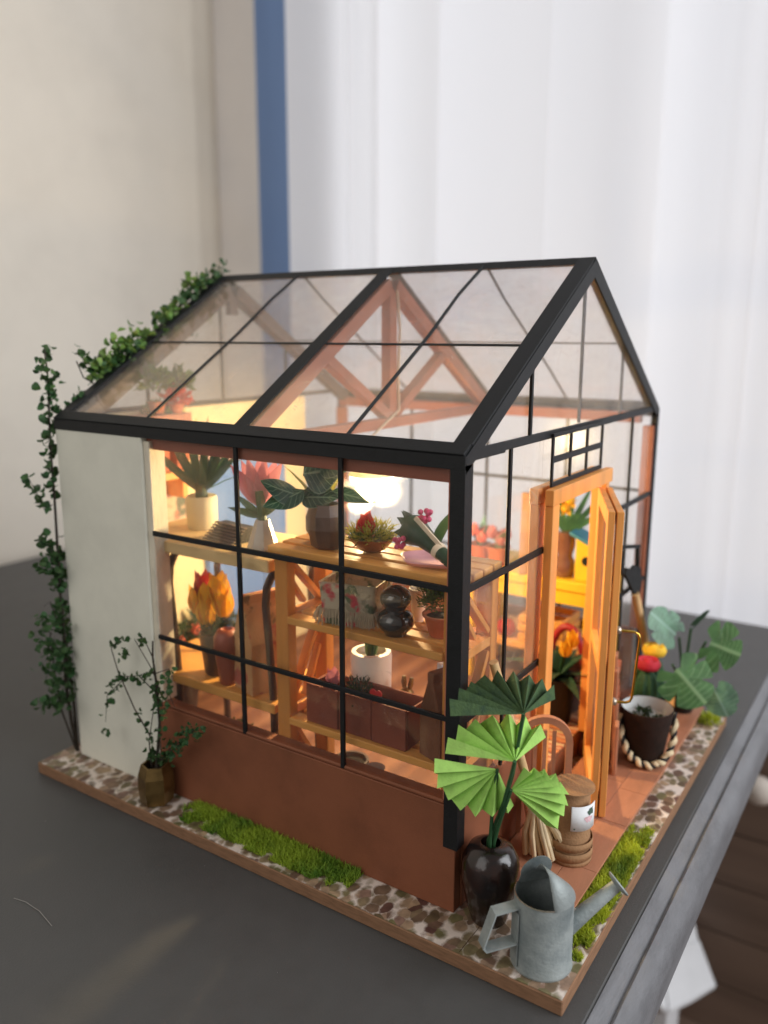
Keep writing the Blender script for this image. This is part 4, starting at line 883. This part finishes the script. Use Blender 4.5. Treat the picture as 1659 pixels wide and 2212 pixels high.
lathe_part('pot', 'black_pot', t, [(.42, 0), (.46, .05), (.62, 1.6), (.56, 1.6), (.5, 1.3)], 24); lathe_part('soil', 'soil', t, [(.55, 1.3), (.5, 1.42), (.1, 1.45)], 16)
blades(t, 'leaf_dark', 10, 1.9, .5, .75, 81, 1.4, curl=.8)
for fx, fy in ((1236, 1385), (1222, 1405)):
    p = PX(fx, fy, 0, 9.9)-Vector((10.3, 4.35, .81)); tulip(t, p-Vector((0, 0, .2)), 'petal_yellow', .22, .5); stem(t, [(0, 0, 1.3), p*.7+Vector((0, 0, .7)), p], .035)
MB().blade((.1, 0, 1.4), rt*.2+up, 1.7, .55, fw.cross(up), .2, 6, .3).obj('leaf', 'leaf_dark', t, smooth=60)
q = PX(1245, 1335, 0, 11.6); t = thing('red_trug', 'red handled trug on the floor behind the black tulip pot', 'trug', (11.4, q.y+.2, .81))
MB().lathe([(.5, 0), (.7, 1.0), (.62, 1.0)], 20).obj('tub', 'dark_pot', t, smooth=50); MB().tube([(.0, .68*math.cos(a), 1+1.9*math.sin(a)) for a in [math.pi*i/12 for i in range(13)]], .13, 8).obj('handle', 'red_paint', t, smooth=60)
rg_ = MB().box(6.1, 10.9, 3.45, 5.6, .803, .84).obj('rug', 'rug'); tag(rg_, 'red and cream striped rug on the floor inside the doorway', 'rug')

# =================================================================== ON THE PORCH
# round dark vase with pleated paper leaves
VB = Vector((1.40, 2.36, .002)); 
t = thing('fan_leaf_vase', 'glazed dark brown vase with pleated green paper fan leaves by the corner post', 'vase plant', VB)
lathe_part('vase', 'vase_glaze', t, [(.36, 0), (.41, .04), (.56, .55), (.68, 1.18), (.655, 1.55), (.50, 1.86), (.28, 1.98), (.23, 1.98), (.2, 1.75)], 36)
def fan(apex, e1, e2, a0, a1, rad, n, m, depth=.10, dep=18.5, r2=None):
    A = PD(*apex, dep)-VB; e1, e2 = e1.normalized(), e2.normalized(); nr = e1.cross(e2).normalized(); mb = MB()
    for i in range(2*n+1):
        f_ = i/(2*n); a = R(a0+(a1-a0)*f_); d = e1*math.cos(a)+e2*math.sin(a); s_ = 1 if i % 2 else -1
        rr_ = rad if r2 is None else rad+(r2-rad)*f_
        rr_ *= 1+.03*math.sin(i*2.3)+rnd(-.025, .025); a += rnd(-.018, .018); d = e1*math.cos(a)+e2*math.sin(a)
        mb.v += [tuple(A+d*.04+nr*s_*.012), tuple(A+d*rr_*.5+nr*s_*depth*.5), tuple(A+d*rr_+nr*s_*depth)]
    for i in range(2*n):
        for k in range(2): mb.f.append((3*i+k, 3*i+k+1, 3*i+4+k, 3*i+3+k))
    o = mb.obj('fan_leaf', m, t)
    sm = o.modifiers.new('thickness', 'SOLIDIFY'); sm.thickness = .012*S; sm.offset = 0
    return A
A1 = fan((1131, 1542), rt, up*.46+fw*.89, 177, 38, 1.55, 9, 'fan_dark', .14, 17.5, 1.05)
A2 = fan((1112, 1645), rt, up*.50+fw*.87, 166, 46, 1.48, 7, 'fan_light', .15, 17.5, 1.14)
A3 = fan((1074, 1662), rt, up*.95-fw*.35, 172, 292, 1.38, 7, 'fan_light', .12, 17.9, 1.12)
A4 = fan((1104, 1706), rt, up*.85-fw*.5, 66, -54, .62, 8, 'fan_light', .11, 17.9, 1.62)
for k, A in enumerate((A1, A2, A3, A4)):
    b = Vector((.07*math.cos(k*1.6), .07*math.sin(k*1.6), 1.5)); stem(t, [b, b+Vector((0, 0, .5)), b.lerp(A, .6)+rt*(.05-.04*k), A], .042)
# galvanised watering can
WC = Vector((.84, .82, .003)); sdir = (rt*.93+fw*.25); sdir.z = 0; sdir.normalize(); side = Vector((-sdir.y, sdir.x, 0))
t = thing('watering_can', 'small galvanised watering can at the near corner of the base board', 'watering can', WC)
lathe_part('body', 'zinc', t, [(.655, 0), (.665, .02), (.66, .06), (.64, .10), (.63, 1.66), (.615, 1.66), (.62, .12)], 40)
MB().tube([Vector((.625*math.cos(R(x)), .625*math.sin(R(x)), 1.665)) for x in range(0, 361, 10)], .014, 6).obj('rim', 'steel_cap', t, smooth=60)
# half cover: a cone segment over the spout half, and the upright back plate
mb = MB(); n = 20; top = Vector((0, 0, 2.20))-sdir*.02
ang = math.atan2(sdir.y, sdir.x); pts = [Vector((.645*math.cos(ang+R(-96)+R(192)*i/n), .645*math.sin(ang+R(-96)+R(192)*i/n), 1.65)) for i in range(n+1)]
tops = [top+side*(.34*(i/n-.5)*2)*.62+Vector((0, 0, .06*math.sin(math.pi*i/n))) for i in range(n+1)]
mb.v = [tuple(p) for p in pts]+[tuple(p) for p in tops]; mb.f = [(i, i+1, n+2+i, n+1+i) for i in range(n)]
o = mb.obj('cover', 'zinc', t, smooth=50); sm = o.modifiers.new('thickness', 'SOLIDIFY'); sm.thickness = .02*S; sm.offset = 0
bk = Vector((side.x, side.y, 0))      # rounded plate on the far rim
mb = MB(); c_ = bk*.42+Vector((0, 0, 1.92)); pl = []
for i in range(19):
    a = R(-15+210*i/18); pl.append(c_+sdir*.36*math.cos(a)+Vector((0, 0, .40))*math.sin(a)+bk*(-.12*math.sin(a)))
pl = [bk*.5+sdir*.38+Vector((0, 0, 1.6))]+pl+[bk*.5-sdir*.38+Vector((0, 0, 1.6))]
mb.prism(pl, bk*.02); mb.obj('back_plate', 'zinc', t)
sp0 = sdir*.55+Vector((0, 0, .70)); sp1 = sdir*1.68+Vector((0, 0, 1.55))+bk*-.05
MB().tube([sp0, sp0.lerp(sp1, .5), sp1], [.21, .165, .13], 20).obj('spout', 'zinc', t, smooth=50)
dd = (sp1-sp0).normalized(); MB().tube([sp1-dd*.01, sp1+dd*.03, sp1+dd*.07, sp1+dd*.09], [.13, .27, .30, .28], 24).obj('rose', 'zinc', t, smooth=40)
MB().prism([sdir*.63+Vector((0, 0, 1.2)), sdir*.64+Vector((0, 0, .92)), sdir*.86+Vector((0, 0, 1.05))], side*.03).obj('spout_brace', 'zinc_rust', t)
mb = MB(); hp = [-sdir*.60+Vector((0, 0, 1.50)), -sdir*1.16+Vector((0, 0, 1.44)), -sdir*1.42+Vector((0, 0, .66)), -sdir*1.34+Vector((0, 0, .56)), -sdir*.63+Vector((0, 0, .62))]
for p in hp: mb.v += [tuple(p-side*.15), tuple(p+side*.15)]
mb.f = [(2*i, 2*i+1, 2*i+3, 2*i+2) for i in range(4)]; o = mb.obj('handle', 'zinc', t); sm = o.modifiers.new('thickness', 'SOLIDIFY'); sm.thickness = .035*S
MB().beam(-sdir*.645+Vector((0, 0, 1.36)), -sdir*.655+Vector((0, 0, .1)), .34, .02, -sdir).obj('handle_plate', 'zinc', t)
# broom
bt_ = PX(1160, 1745, 1, 2.2); bp_ = PX(1066, 1430, 1, 2.93)
t = thing('broom', 'straw broom with wooden handle leaning against the gable wall', 'broom', (bt_.x, bt_.y, PZ)); o = Vector((bt_.x, bt_.y, PZ))
MB().tube([bp_-o, (bt_-o)+Vector((0, 0, -.2))], .11, 10).obj('handle', 'stick_wood', t, smooth=60)
for k in range(26):
    a = rnd(-1, 1); b = rnd(-1, 1); p = (bt_-o)+rt*a*.12+fw*b*.1; e = Vector((0, 0, .02))+rt*(a*.68+.40)+fw*b*.22; e.z = max(.03, e.z*0+.03+rnd(0, .15))
    MB().tube([p+Vector((0, 0, .35)), p, p.lerp(e, .5)+rt*a*.10, e], [.05, .06, .075, .06], 6).obj('straw', 'straw', t, smooth=60)
MB().tube([(bt_-o)+Vector((0, 0, -.06)), (bt_-o)+Vector((0, 0, .12))], [.24, .2], 14).obj('binding', 'rope_cream', t, smooth=40)
# bentwood chair
q = PX(1150, 1700, 1, 2.55)
t = thing('chair', 'brown wooden chair with arched back beside the doorway', 'chair', (4.75, 2.5, PZ))
CH = 3.35; arc = [(.72*math.cos(R(a)), .72*math.sin(R(a))) for a in range(0, 181, 12)]
mb = MB(); outp = [(.72, -2.63)]+arc+[(-.72, -2.63)]; inp = [(.54, -2.63)]+[(x*.75, y*.75) for x, y in arc]+[(-.54, -2.63)]
poly = [(x, 0, CH-.72+y) for x, y in outp]; pin = [(x, 0, CH-.72+y) for x, y in inp]; n = len(poly)
for yy_ in (0, .16): mb.v += [(x, y+yy_, z) for x, y, z in poly]+[(x, y+yy_, z) for x, y, z in pin]
for i in range(n-1):
    mb.f += [(i, i+1, n+i+1, n+i), (2*n+i+1, 2*n+i, 3*n+i, 3*n+i+1), (i+1, i, 2*n+i, 2*n+i+1), (n+i, n+i+1, 3*n+i+1, 3*n+i)]
mb.f += [(0, n, 3*n, 2*n), (n-1, 2*n-1+0, 4*n-1, 3*n-1)]
mb.obj('back_frame', 'porch_wood', t, rot=(0, 0, R(-62)))
MB().box(-.5, .5, -.9, .0, 1.0, 1.12).obj('seat', 'porch_wood', t, bevel=.02, rot=(0, 0, R(-62)))
for x in (-.45, .3): MB().box(x, x+.15, -.88, -.73, 0, .998).obj('leg', 'porch_wood', t, rot=(0, 0, R(-62)))
for x in (-.24, 0, .24): MB().box(x-.05, x+.05, .04, .12, 1.13, 2.95).obj('spindle', 'porch_wood', t, rot=(0, 0, R(-62)))
# cardboard canister
CC = Vector((4.30, 1.52, PZ)); t = thing('canister', 'brown cardboard canister with white floral label on the porch', 'canister', CC)
CR = .50
lathe_part('tube', 'card_brown', t, [(CR, 0), (CR, .66), (CR*.985, .665), (CR*.985, 1.82), (CR*.93, 1.83)], 40)
lathe_part('lid', 'card_brown', t, [(CR*.99, 0), (CR*1.06, .01), (CR*1.06, .05), (CR*.99, .06)], 40, loc=(0, 0, 1.93))
t.children[-1].rotation_euler = (R(-4), R(5), 0)
def wrap(z0, z1, tilt, r_, a0, a1, name, m, k=28):
    mb = MB()
    for i in range(k+1):
        a = R(a0+(a1-a0)*i/k); zt = tilt*math.cos(a+.6); rr_ = r_+.02*(i/k)**6
        mb.v += [(rr_*math.cos(a), rr_*math.sin(a), z0+zt), (rr_*math.cos(a), rr_*math.sin(a), z1+zt)]
    mb.f = [(2*i, 2*i+2, 2*i+3, 2*i+1) for i in range(k)]
    o = mb.obj(name, m, t, smooth=40); s_ = o.modifiers.new('thickness', 'SOLIDIFY'); s_.thickness = .015*S; s_.offset = 1; return o
wrap(.42, .62, .02, CR+.02, 100, 330, 'paper_band', 'card_brown'); wrap(.14, .36, .03, CR+.03, 110, 325, 'paper_band', 'card_brown'); wrap(.0, .12, 0, CR+.012, 100, 320, 'paper_band', 'card_brown')
va = math.degrees(math.atan2(CAM.y-CC.y, CAM.x-CC.x))
lb = wrap(1.0, 1.66, 0, CR+.006, va-2, va+82, 'label', 'white_paper')
for aa, zz, rr_, m_, k in ((62, 1.51, .10, 'print_green', 0), (54, 1.47, .08, 'print_green', 1), (68, 1.46, .07, 'print_green', 2), (46, 1.31, .09, 'print_pink', 3), (56, 1.29, .08, 'print_pink', 4), (8, 1.07, .022, 'print_green', 5)):
    a = R(va+aa); c_ = Vector((math.cos(a), math.sin(a), 0)); tn = Vector((-math.sin(a), math.cos(a), 0)); mb = MB()
    mb.v = [tuple(c_*(CR+.030)+Vector((0, 0, zz)))]; 
    for i in range(12):
        b = 2*math.pi*i/12; r1 = rr_*(1+.25*math.sin(3*b)); x_ = r1*math.cos(b); an = x_/CR; cc = Vector((math.cos(a+an), math.sin(a+an), 0)); mb.v.append(tuple(cc*(CR+.030)+Vector((0, 0, zz+r1*.9*math.sin(b)))))
    mb.f = [(0, 1+i, 1+(i+1) % 12) for i in range(12)]; mb.obj('printed_mark', m_, lb)
# slatted brown stand behind the door
t = thing('picket_panel', 'brown staggered picket panel standing behind the open door', 'picket panel', (8.9, 1.9, PZ), R(15))
for k, (h_, z0) in enumerate(((1.6, 0), (2.1, .1), (2.9, .5), (3.2, .9))):
    MB().box(k*.52-.15, k*.52+.30, -.06+.07*k, .06+.07*k, z0*.0, h_).obj('picket', 'porch_wood', t, bevel=.02)
MB().box(-.1, 1.75, .30, .40, .5, .75).obj('cross_rail', 'porch_wood', t, bevel=.02)
# small brick stack against the wall, behind the pickets
t = thing('brick_stack', 'little stack of thin terracotta bricks between door and cactus', 'brick stack', (10.72, 2.72, PZ))
me_b = MB().box(-.30, .30, -.2, .2, 0, .2).mesh('brick', bevel=.02)
for k in range(13): link('brick', me_b, 'terracotta', t, (rnd(-.03, .03), rnd(-.03, .03), k*.215), (0, 0, rnd(-.06, .06)))
# bucket with rope handle
BK = Vector((10.3, 1.42, PZ)); t = thing('bucket', 'dark brown tapered bucket with twisted rope handle on the porch', 'bucket', BK)
lathe_part('bucket_wall', 'bucket_dark', t, [(.52, 0), (.54, .03), (.80, 1.72), (.80, 1.76), (.765, 1.765)], 36, cap=False)
lathe_part('lining', 'bucket_inside', t, [(.70, 1.38), (.715, 1.42), (.762, 1.764)], 36, cap=False); 
tuft('moss', 'moss_dark', t, (.25, .18, 1.42), .26, .12, 70, .13, 91, .05); tuft('moss', 'moss_dark', t, (-.05, -.35, 1.42), .2, .1, 50, .13, 93, .05)
lp = []
for i in range(41):
    f_ = i/40; a = math.pi*f_; lp.append(-rt*.84*math.cos(a)*(1+.08*math.sin(a))-fw*Vector((1, 1, 0)).length*.0+Vector((-.62, -.38, 0))*math.sin(a)*.95+Vector((0, 0, 1.55-1.42*math.sin(a)**.8)))
for ph, m_ in ((0, 'rope_cream'), (math.pi, 'rope_black')):
    pts = []
    for i in range(161):
        f_ = i/160*40; k = min(39, int(f_)); p = lp[k].lerp(lp[k+1], f_-k); tn = (lp[k+1]-lp[k]).normalized(); aa = tn.orthogonal().normalized(); bb_ = tn.cross(aa); w_ = i*.40+ph
        pts.append(p+(aa*math.cos(w_)+bb_*math.sin(w_))*.05)
    MB().tube(pts, .085 if ph == 0 else .05, 6).obj('rope_strand', m_, t, smooth=60)
# cactus planter
q = PX(1418, 1555, 2, PZ); CB = Vector((12.9, 2.05, PZ)); t = thing('cactus_planter', 'orange wooden planter with cacti topped by red and yellow blooms', 'cactus planter', CB)
for a in ((-.95, .95, -.62, -.5), (-.95, .95, .5, .62)): MB().box(*a, 0, .9).obj('side_board', 'orange_wood', t, bevel=.02)
for a in ((-.95, -.83, -.495, .495), (.83, .95, -.495, .495)): MB().box(*a, 0, .9).obj('end_board', 'orange_wood', t, bevel=.02)
MB().box(-.82, .82, -.49, .49, 0, .8).obj('soil', 'soil', t)
def cactus(fx, fy, x, h_, m_, r_):
    mb = MB(); n = 20; ks = [.9, 1, 1, .95, .7, .2]; base = Vector(x)
    for i, k in enumerate(ks): mb.v += [tuple(base+Vector((r_*k*(1+.12*math.cos(10*2*math.pi*j/n))*math.cos(2*math.pi*j/n), r_*k*(1+.12*math.cos(10*2*math.pi*j/n))*math.sin(2*math.pi*j/n), h_*i/5))) for j in range(n)]
    for i in range(5):
        for j in range(n): mb.f.append((i*n+j, i*n+(j+1) % n, (i+1)*n+(j+1) % n, (i+1)*n+j))
    mb.obj('cactus_body', 'cactus', t, smooth=70)
    mb = MB(); mb.lathe([(r_*.5, h_-.08), (r_*1.0, h_-.02), (r_*1.15, h_+.14), (r_*.9, h_+.3), (r_*.45, h_+.22), (r_*.3, h_+.3), (.02, h_+.3)], 18, base); mb.obj('bloom', m_, t, smooth=60)
cactus(0, 0, (-.45, .0, .8), 1.35, 'cactus_red', .36); cactus(0, 0, (.40, .05, .8), 1.55, 'cactus_yellow', .36); cactus(0, 0, (-.05, .3, .8), 1.0, 'cactus', .25)
# spade leaning on the gable wall
p0, p1 = PX(1403, 1432, 1, 2.6), PX(1372, 1282, 1, 2.85); ps = PX(1360, 1225, 1, 2.93); 
t = thing('spade', 'black spade with pale wooden shaft leaning upside down by the right corner', 'spade', (p0.x, p0.y, PZ)); o = Vector((p0.x, p0.y, PZ))
ax_ = (p1-p0).normalized(); foot = p0-ax_*((p0.z-PZ)/ax_.z)
t.location = foot*S; o = foot
MB().tube([p1-o, (p1-o).lerp(Vector((0, 0, 0)), .999)], .14, 10).obj('shaft', 'stick_wood', t, smooth=60)
F = [PX(*a, 1, 2.9) for a in ((1372, 1285), (1343, 1226), (1338, 1180), (1379, 1176), (1382, 1238))]
MB().prism([PX(*a, 1, 2.9)-o for a in ((1376, 1283), (1364, 1281), (1344, 1238), (1350, 1226), (1358, 1230), (1366, 1220), (1379, 1226), (1380, 1262))], (0, -.1, 0)).obj('blade', 'black_paint', t)
for a, b in (((1343, 1240), (1339, 1183)), ((1337, 1182), (1380, 1180)), ((1377, 1180), (1377, 1232))): MB().beam(PX(*a, 1, 2.85)-o, PX(*b, 1, 2.85)-o, .12, .12, (0, 1, 0)).obj('grip_bar', 'black_paint', t)
# monstera
q = PX(1518, 1560, 2, 0); MP = Vector((14.55, 1.35, PZ)); t = thing('monstera_plant', 'potted monstera with big notched leaves at the right end of the porch', 'potted plant', MP)
pot(t, 'black_pot', .62, .8)
def mleaf(cx, cy, tx, ty, size, dep, m, wide=.9, tilt=0, notch=.42):
    c_ = PD(cx, cy, dep); tip = PD(tx, ty, dep-.2); e1 = (tip-c_).normalized(); e2 = (rt*e1.dot(up)-up*e1.dot(rt)); e2 = (e2*math.cos(tilt)+fw*math.sin(tilt)).normalized(); nr = e1.cross(e2)
    L_ = (tip-c_).length; mb = MB(); mb.uv = []; n = 120
    mb.v.append(tuple(c_-MP)); mb.uv.append((0, 0))
    for i in range(n):
        a = 2*math.pi*i/n; x = math.cos(a); y = math.sin(a)
        r_ = (1.0+.0*x) if x > 0 else 1.0-.15*x
        r_ = 1/math.sqrt((x/(1.0 if x > 0 else .62))**2+(y/wide)**2)
        if x < -.85: r_ *= .45
        if abs(x) < .93 and abs(y) > .2: r_ *= 1-notch*max(0, math.sin(a*7+.6))**6
        p = e1*x*r_*L_+e2*y*r_*L_+nr*(.12*L_*abs(y*r_)**1.5)
        mb.v.append(tuple(c_+p-MP)); mb.uv.append((.5+.5*x*r_, y*r_/wide*.9))
    mb.f = [(0, 1+i, 1+(i+1) % n) for i in range(n)]
    mb.obj('leaf', m, t)
    b = c_-e1*.45*L_-MP; stem(t, [(0, 0, .7), b*.5+Vector((0, 0, .5)), b], .045)
mleaf(1548, 1395, 1600, 1415, .9, 27.6, 'monstera_leaf', 1.15); mleaf(1475, 1462, 1525, 1520, .9, 27.0, 'monstera_leaf', .85)
mleaf(1448, 1360, 1405, 1322, .9, 28.6, 'monstera_teal', .75, .5, .25); mleaf(1505, 1345, 1533, 1318, .8, 28.4, 'leaf_dark', .5, .9, .1); mleaf(1548, 1500, 1572, 1548, .8, 27.4, 'monstera_teal', .8, .5, .1)
t = thing('moss_clump', 'bright green moss clump under the monstera at the board corner', 'moss', (14.75, .45, .003)); tuft('sprigs', 'moss_light', t, (0, 0, .0), .42, .32, 500, .14, 95, .02)

# =================================================================== HEXAGONAL VASE WITH TWIGS
HV = Vector((.56, 12.62, .002)); t = thing('hexagonal_vase', 'bronze hexagonal vase of leafy twigs at the foot of the white wall', 'vase plant', HV)
lathe_part('vase', 'bronze', t, [(.40, 0), (.47, .04), (.52, .45), (.50, .85), (.40, 1.18), (.34, 1.18), (.4, .8)], 6, smooth=None, ph=.25)
lathe_part('soil', 'soil', t, [(.4, .8), (.36, .95)], 6, smooth=None, ph=.25)
lm = []
for k in range(4):
    mb = MB(); n = 8
    mb.v = [(0, 0, 0)]+[(.5*(1+math.cos(2*math.pi*i/n))*.1*2, math.sin(2*math.pi*i/n)*.075, .03*math.cos(4*math.pi*i/n)+.02*k*math.sin(2*math.pi*i/n)) for i in range(n)]; mb.v[0] = (.1, 0, -.04)
    mb.f = [(0, 1+i, 1+(i+1) % n) for i in range(n)]; lm.append(mb.mesh('leaf'))
def scatter(parent, org, pts, ax, val, per, spread, rr, m='ivy', thick=.12, size=(.8, 1.4)):
    """leaves along a line drawn in a plane"""
    for (a, b) in zip(pts, pts[1:]):
        L_ = math.hypot(b[0]-a[0], b[1]-a[1]); n = max(1, int(L_/(per*.72)))
        for i in range(n):
            f_ = (i+rr.random())/n; sp = spread if not isinstance(spread, tuple) else spread[0]+(spread[1]-spread[0])*f_
            p = PX(a[0]+(b[0]-a[0])*f_+rr.gauss(0, sp), a[1]+(b[1]-a[1])*f_+rr.gauss(0, sp), ax, val+rr.gauss(0, thick))
            me = lm[rr.randrange(4)]
            o = link('leaf', me, m, parent, p-org, (rr.uniform(-1.2, 1.2), rr.uniform(-1.2, 1.2), rr.uniform(0, 6.3)), rr.uniform(*size))
rr = random.Random(17); ax, vl = 0, .5
tw = [([(338, 1660), (345, 1560), (338, 1480), (330, 1420), (330, 1385)], .05), ([(330, 1600), (290, 1530), (255, 1450), (240, 1400), (262, 1378)], .025), ([(338, 1470), (325, 1440), (290, 1380)], .02),
      ([(332, 1425), (318, 1395), (305, 1375)], .02), ([(340, 1500), (300, 1460), (260, 1462), (235, 1475)], .018), ([(270, 1465), (232, 1500), (228, 1560)], .016), ([(345, 1640), (385, 1610), (420, 1575)], .025), ([(335, 1455), (365, 1445)], .018),
      ([(340, 1480), (352, 1510), (345, 1560)], .02), ([(328, 1660), (322, 1600), (332, 1530)], .025), ([(365, 1445), (362, 1490), (378, 1530)], .014), ([(345, 1650), (365, 1620), (390, 1600)], .03)]
for pl, r_ in tw: MB().tube([PX(*p, ax, vl)-HV for p in pl], [r_*(1-.5*i/(len(pl)-1)) for i in range(len(pl))], 6).obj('twig', 'twig', t)
for pl, per, sp in (([(240, 1400), (262, 1378), (278, 1372)], 5, 2), ([(258, 1425), (270, 1405)], 3.2, 4), ([(305, 1390), (303, 1372)], 2.5, 4), ([(330, 1450), (300, 1465), (262, 1462), (235, 1478)], 4, 5), ([(262, 1472), (235, 1500), (230, 1535)], 5, 5),
                    ([(222, 1580), (240, 1580)], 2.5, 4), ([(365, 1445), (362, 1500)], 4, 4), ([(345, 1500), (320, 1480)], 2.2, 8), ([(350, 1640), (385, 1605), (425, 1570)], 1.9, 10), ([(330, 1640), (325, 1590)], 5, 7), ([(330, 1500), (345, 1540)], 3, 9), ([(345, 1600), (350, 1500)], 6, 6), ([(320, 1640), (360, 1635)], 3, 6), ([(300, 1530), (320, 1590)], 9, 4), ([(425, 1600), (436, 1570)], 5, 4)):
    scatter(t, HV, pl, ax, vl, per, sp, rr, 'ivy', .10, (.6, 1.0))

# =================================================================== IVY
IV = Vector((1.0, 17.0, .002)); t = thing('ivy_vine', 'dark green ivy climbing the far left corner of the white wall', 'ivy', IV); rr = random.Random(23); ax, vl = 1, 17.05
for pl, r_ in (([(170, 1625), (155, 1560), (143, 1480), (138, 1380), (130, 1280), (124, 1180), (118, 1080), (110, 980), (106, 900), (104, 820), (96, 755)], .06), ([(165, 1620), (135, 1540), (118, 1450), (108, 1370)], .035), ([(168, 1622), (158, 1500), (142, 1400), (134, 1290)], .05),
               ([(113, 1090), (98, 1105), (82, 1070), (60, 1030)], .018), ([(128, 1240), (108, 1180), (88, 1168)], .02), ([(136, 1370), (108, 1300), (95, 1310)], .02), ([(112, 1370), (90, 1350)], .016), ([(108, 860), (118, 830)], .014)):
    MB().tube([PX(*p, ax, vl)-IV for p in pl], [r_*(1-.55*i/(len(pl)-1)) for i in range(len(pl))], 6).obj('stem', 'twig', t)
for pl, per, sp in (([(57, 1027), (103, 1105)], 5, 3.5), ([(98, 748), (92, 790), (105, 815), (128, 822)], 4, 6), ([(100, 830), (108, 880), (96, 915)], 4.5, 8), ([(108, 930), (106, 1000), (116, 1070)], 4.5, 4), ([(85, 1165), (118, 1175), (122, 1200)], 3, 6), ([(80, 1225), (105, 1215), (130, 1240), (118, 1270)], 2.6, 9), ([(125, 1190), (135, 1330)], 4, 7),
                    ([(85, 1350), (110, 1340), (150, 1350)], 1.9, 11), ([(92, 1375), (125, 1440)], 2.2, 13), ([(140, 1370), (140, 1520)], 2.8, 11), ([(85, 1510), (100, 1520)], 2, 6), ([(110, 1440), (118, 1540)], 2.8, 11), ([(115, 820), (112, 880), (130, 890), (160, 885)], 5, 7)):
    scatter(t, IV, pl, ax, vl, per, sp, rr, 'ivy', .16, (.9, 1.55))
IR = Vector((1.1, 16.9, 10.9)); t = thing('ivy_vine', 'light green ivy trailing up the far roof edge to the ridge', 'ivy', IR); rr = random.Random(29); vl = 16.85
for pl, r_ in (([(150, 880), (230, 815), (310, 740), (390, 660), (470, 590)], .05), ([(205, 830), (180, 815), (165, 780)], .02), ([(240, 800), (215, 765)], .02), ([(410, 640), (405, 605)], .018)):
    MB().tube([PX(*p, 1, vl)-IR for p in pl], r_, 6).obj('stem', 'twig', t)
for pl, per, sp, m_ in (([(150, 880), (185, 855), (205, 840)], 5, 6, 'ivy'), ([(170, 765), (195, 790), (215, 815)], 3.5, 8, 'ivy'), ([(205, 810), (240, 775), (290, 740)], 1.5, 16, 'ivy_light'), ([(225, 800), (265, 770), (320, 735)], 1.8, 12, 'ivy'), ([(290, 735), (330, 720), (365, 715)], 1.5, 12, 'ivy_light'), ([(345, 715), (375, 670), (400, 650)], 2.0, 9, 'ivy_light'), ([(395, 650), (425, 620), (455, 600), (476, 580)], 1.5, 11, 'ivy'), ([(405, 605), (440, 615)], 2.4, 7, 'ivy_light'), ([(330, 690), (365, 665)], 4, 6, 'ivy'), ([(365, 760), (425, 700), (440, 640)], 9, 8, 'ivy')):
    scatter(t, IR, pl, 1, vl, per, sp, rr, m_, .18, (.95, 1.6))

# =================================================================== GRASS
def grass(name, label, m, x0, x1, y0, y1, n, h, seed, shape):
    rr = random.Random(seed); mb = MB()
    for i in range(n):
        u_, v_ = rr.random(), rr.random(); x, y = x0+(x1-x0)*u_, y0+(y1-y0)*v_
        k = shape(u_, v_)+rr.uniform(-.16, .16)+1.0*noise.noise((x*2.3, y*2.3, seed))
        if k < .12: continue
        L_ = h*rr.uniform(.35, 1.2)*min(1, .4+k); d = Vector((rr.gauss(0, .45), rr.gauss(0, .45), 1)).normalized(); sd = Vector((rr.uniform(-1, 1), rr.uniform(-1, 1), 0)).normalized()*.014
        b = Vector((x, y, .002)); m_ = b+d*L_*.55; e = m_+(d+Vector((rr.gauss(0, .5), rr.gauss(0, .5), -.1))).normalized()*L_*.5
        mb.add([b-sd, b+sd, m_+sd*.8, m_-sd*.8, e], [(0, 1, 2, 3), (3, 2, 4)])
    o = mb.obj(name, m); tag(o, label, 'grass'); return stuff(o)
sh = lambda u_, v_: min(1, 5*v_, 5*(1-v_))*(.35+.75*u_)*(1 if u_ > .18+.18*math.sin(v_*17) else .2)
grass('grass_strip', 'strip of green turf at the foot of the brown side wall', 'grass', .22, 1.08, 5.7, 11.6, 12000, .27, 3, sh)
sh2 = lambda u_, v_: min(1, 6*u_, 4*(1-u_))*(.5+.6*v_)*(1 if v_ > .15+.2*math.sin(u_*13) else .25)
grass('moss_strip', 'strip of bright moss along the porch edge behind the watering can', 'moss_light', 1.2, 7.0, .08, .70, 11000, .26, 4, sh2)

# dust specks and a second hair on the dark table
rr = random.Random(5); mb = MB()
for i in range(46):
    x, y = rr.uniform(-13, 1), rr.uniform(1, 30)
    if x > -.3 and y < 17.8: continue
    c_ = Vector((x, y, -.372)); a = rr.uniform(0, 3); r_ = rr.uniform(.008, .022)
    mb.add([c_+Vector((r_*math.cos(a+k*2.1), r_*math.sin(a+k*2.1), 0)) for k in range(3)]+[c_+Vector((0, 0, r_))], [(0, 1, 3), (1, 2, 3), (2, 0, 3)])
o = mb.obj('dust', 'hair'); tag(o, 'pale dust specks scattered over the grey table top', 'dust'); stuff(o)
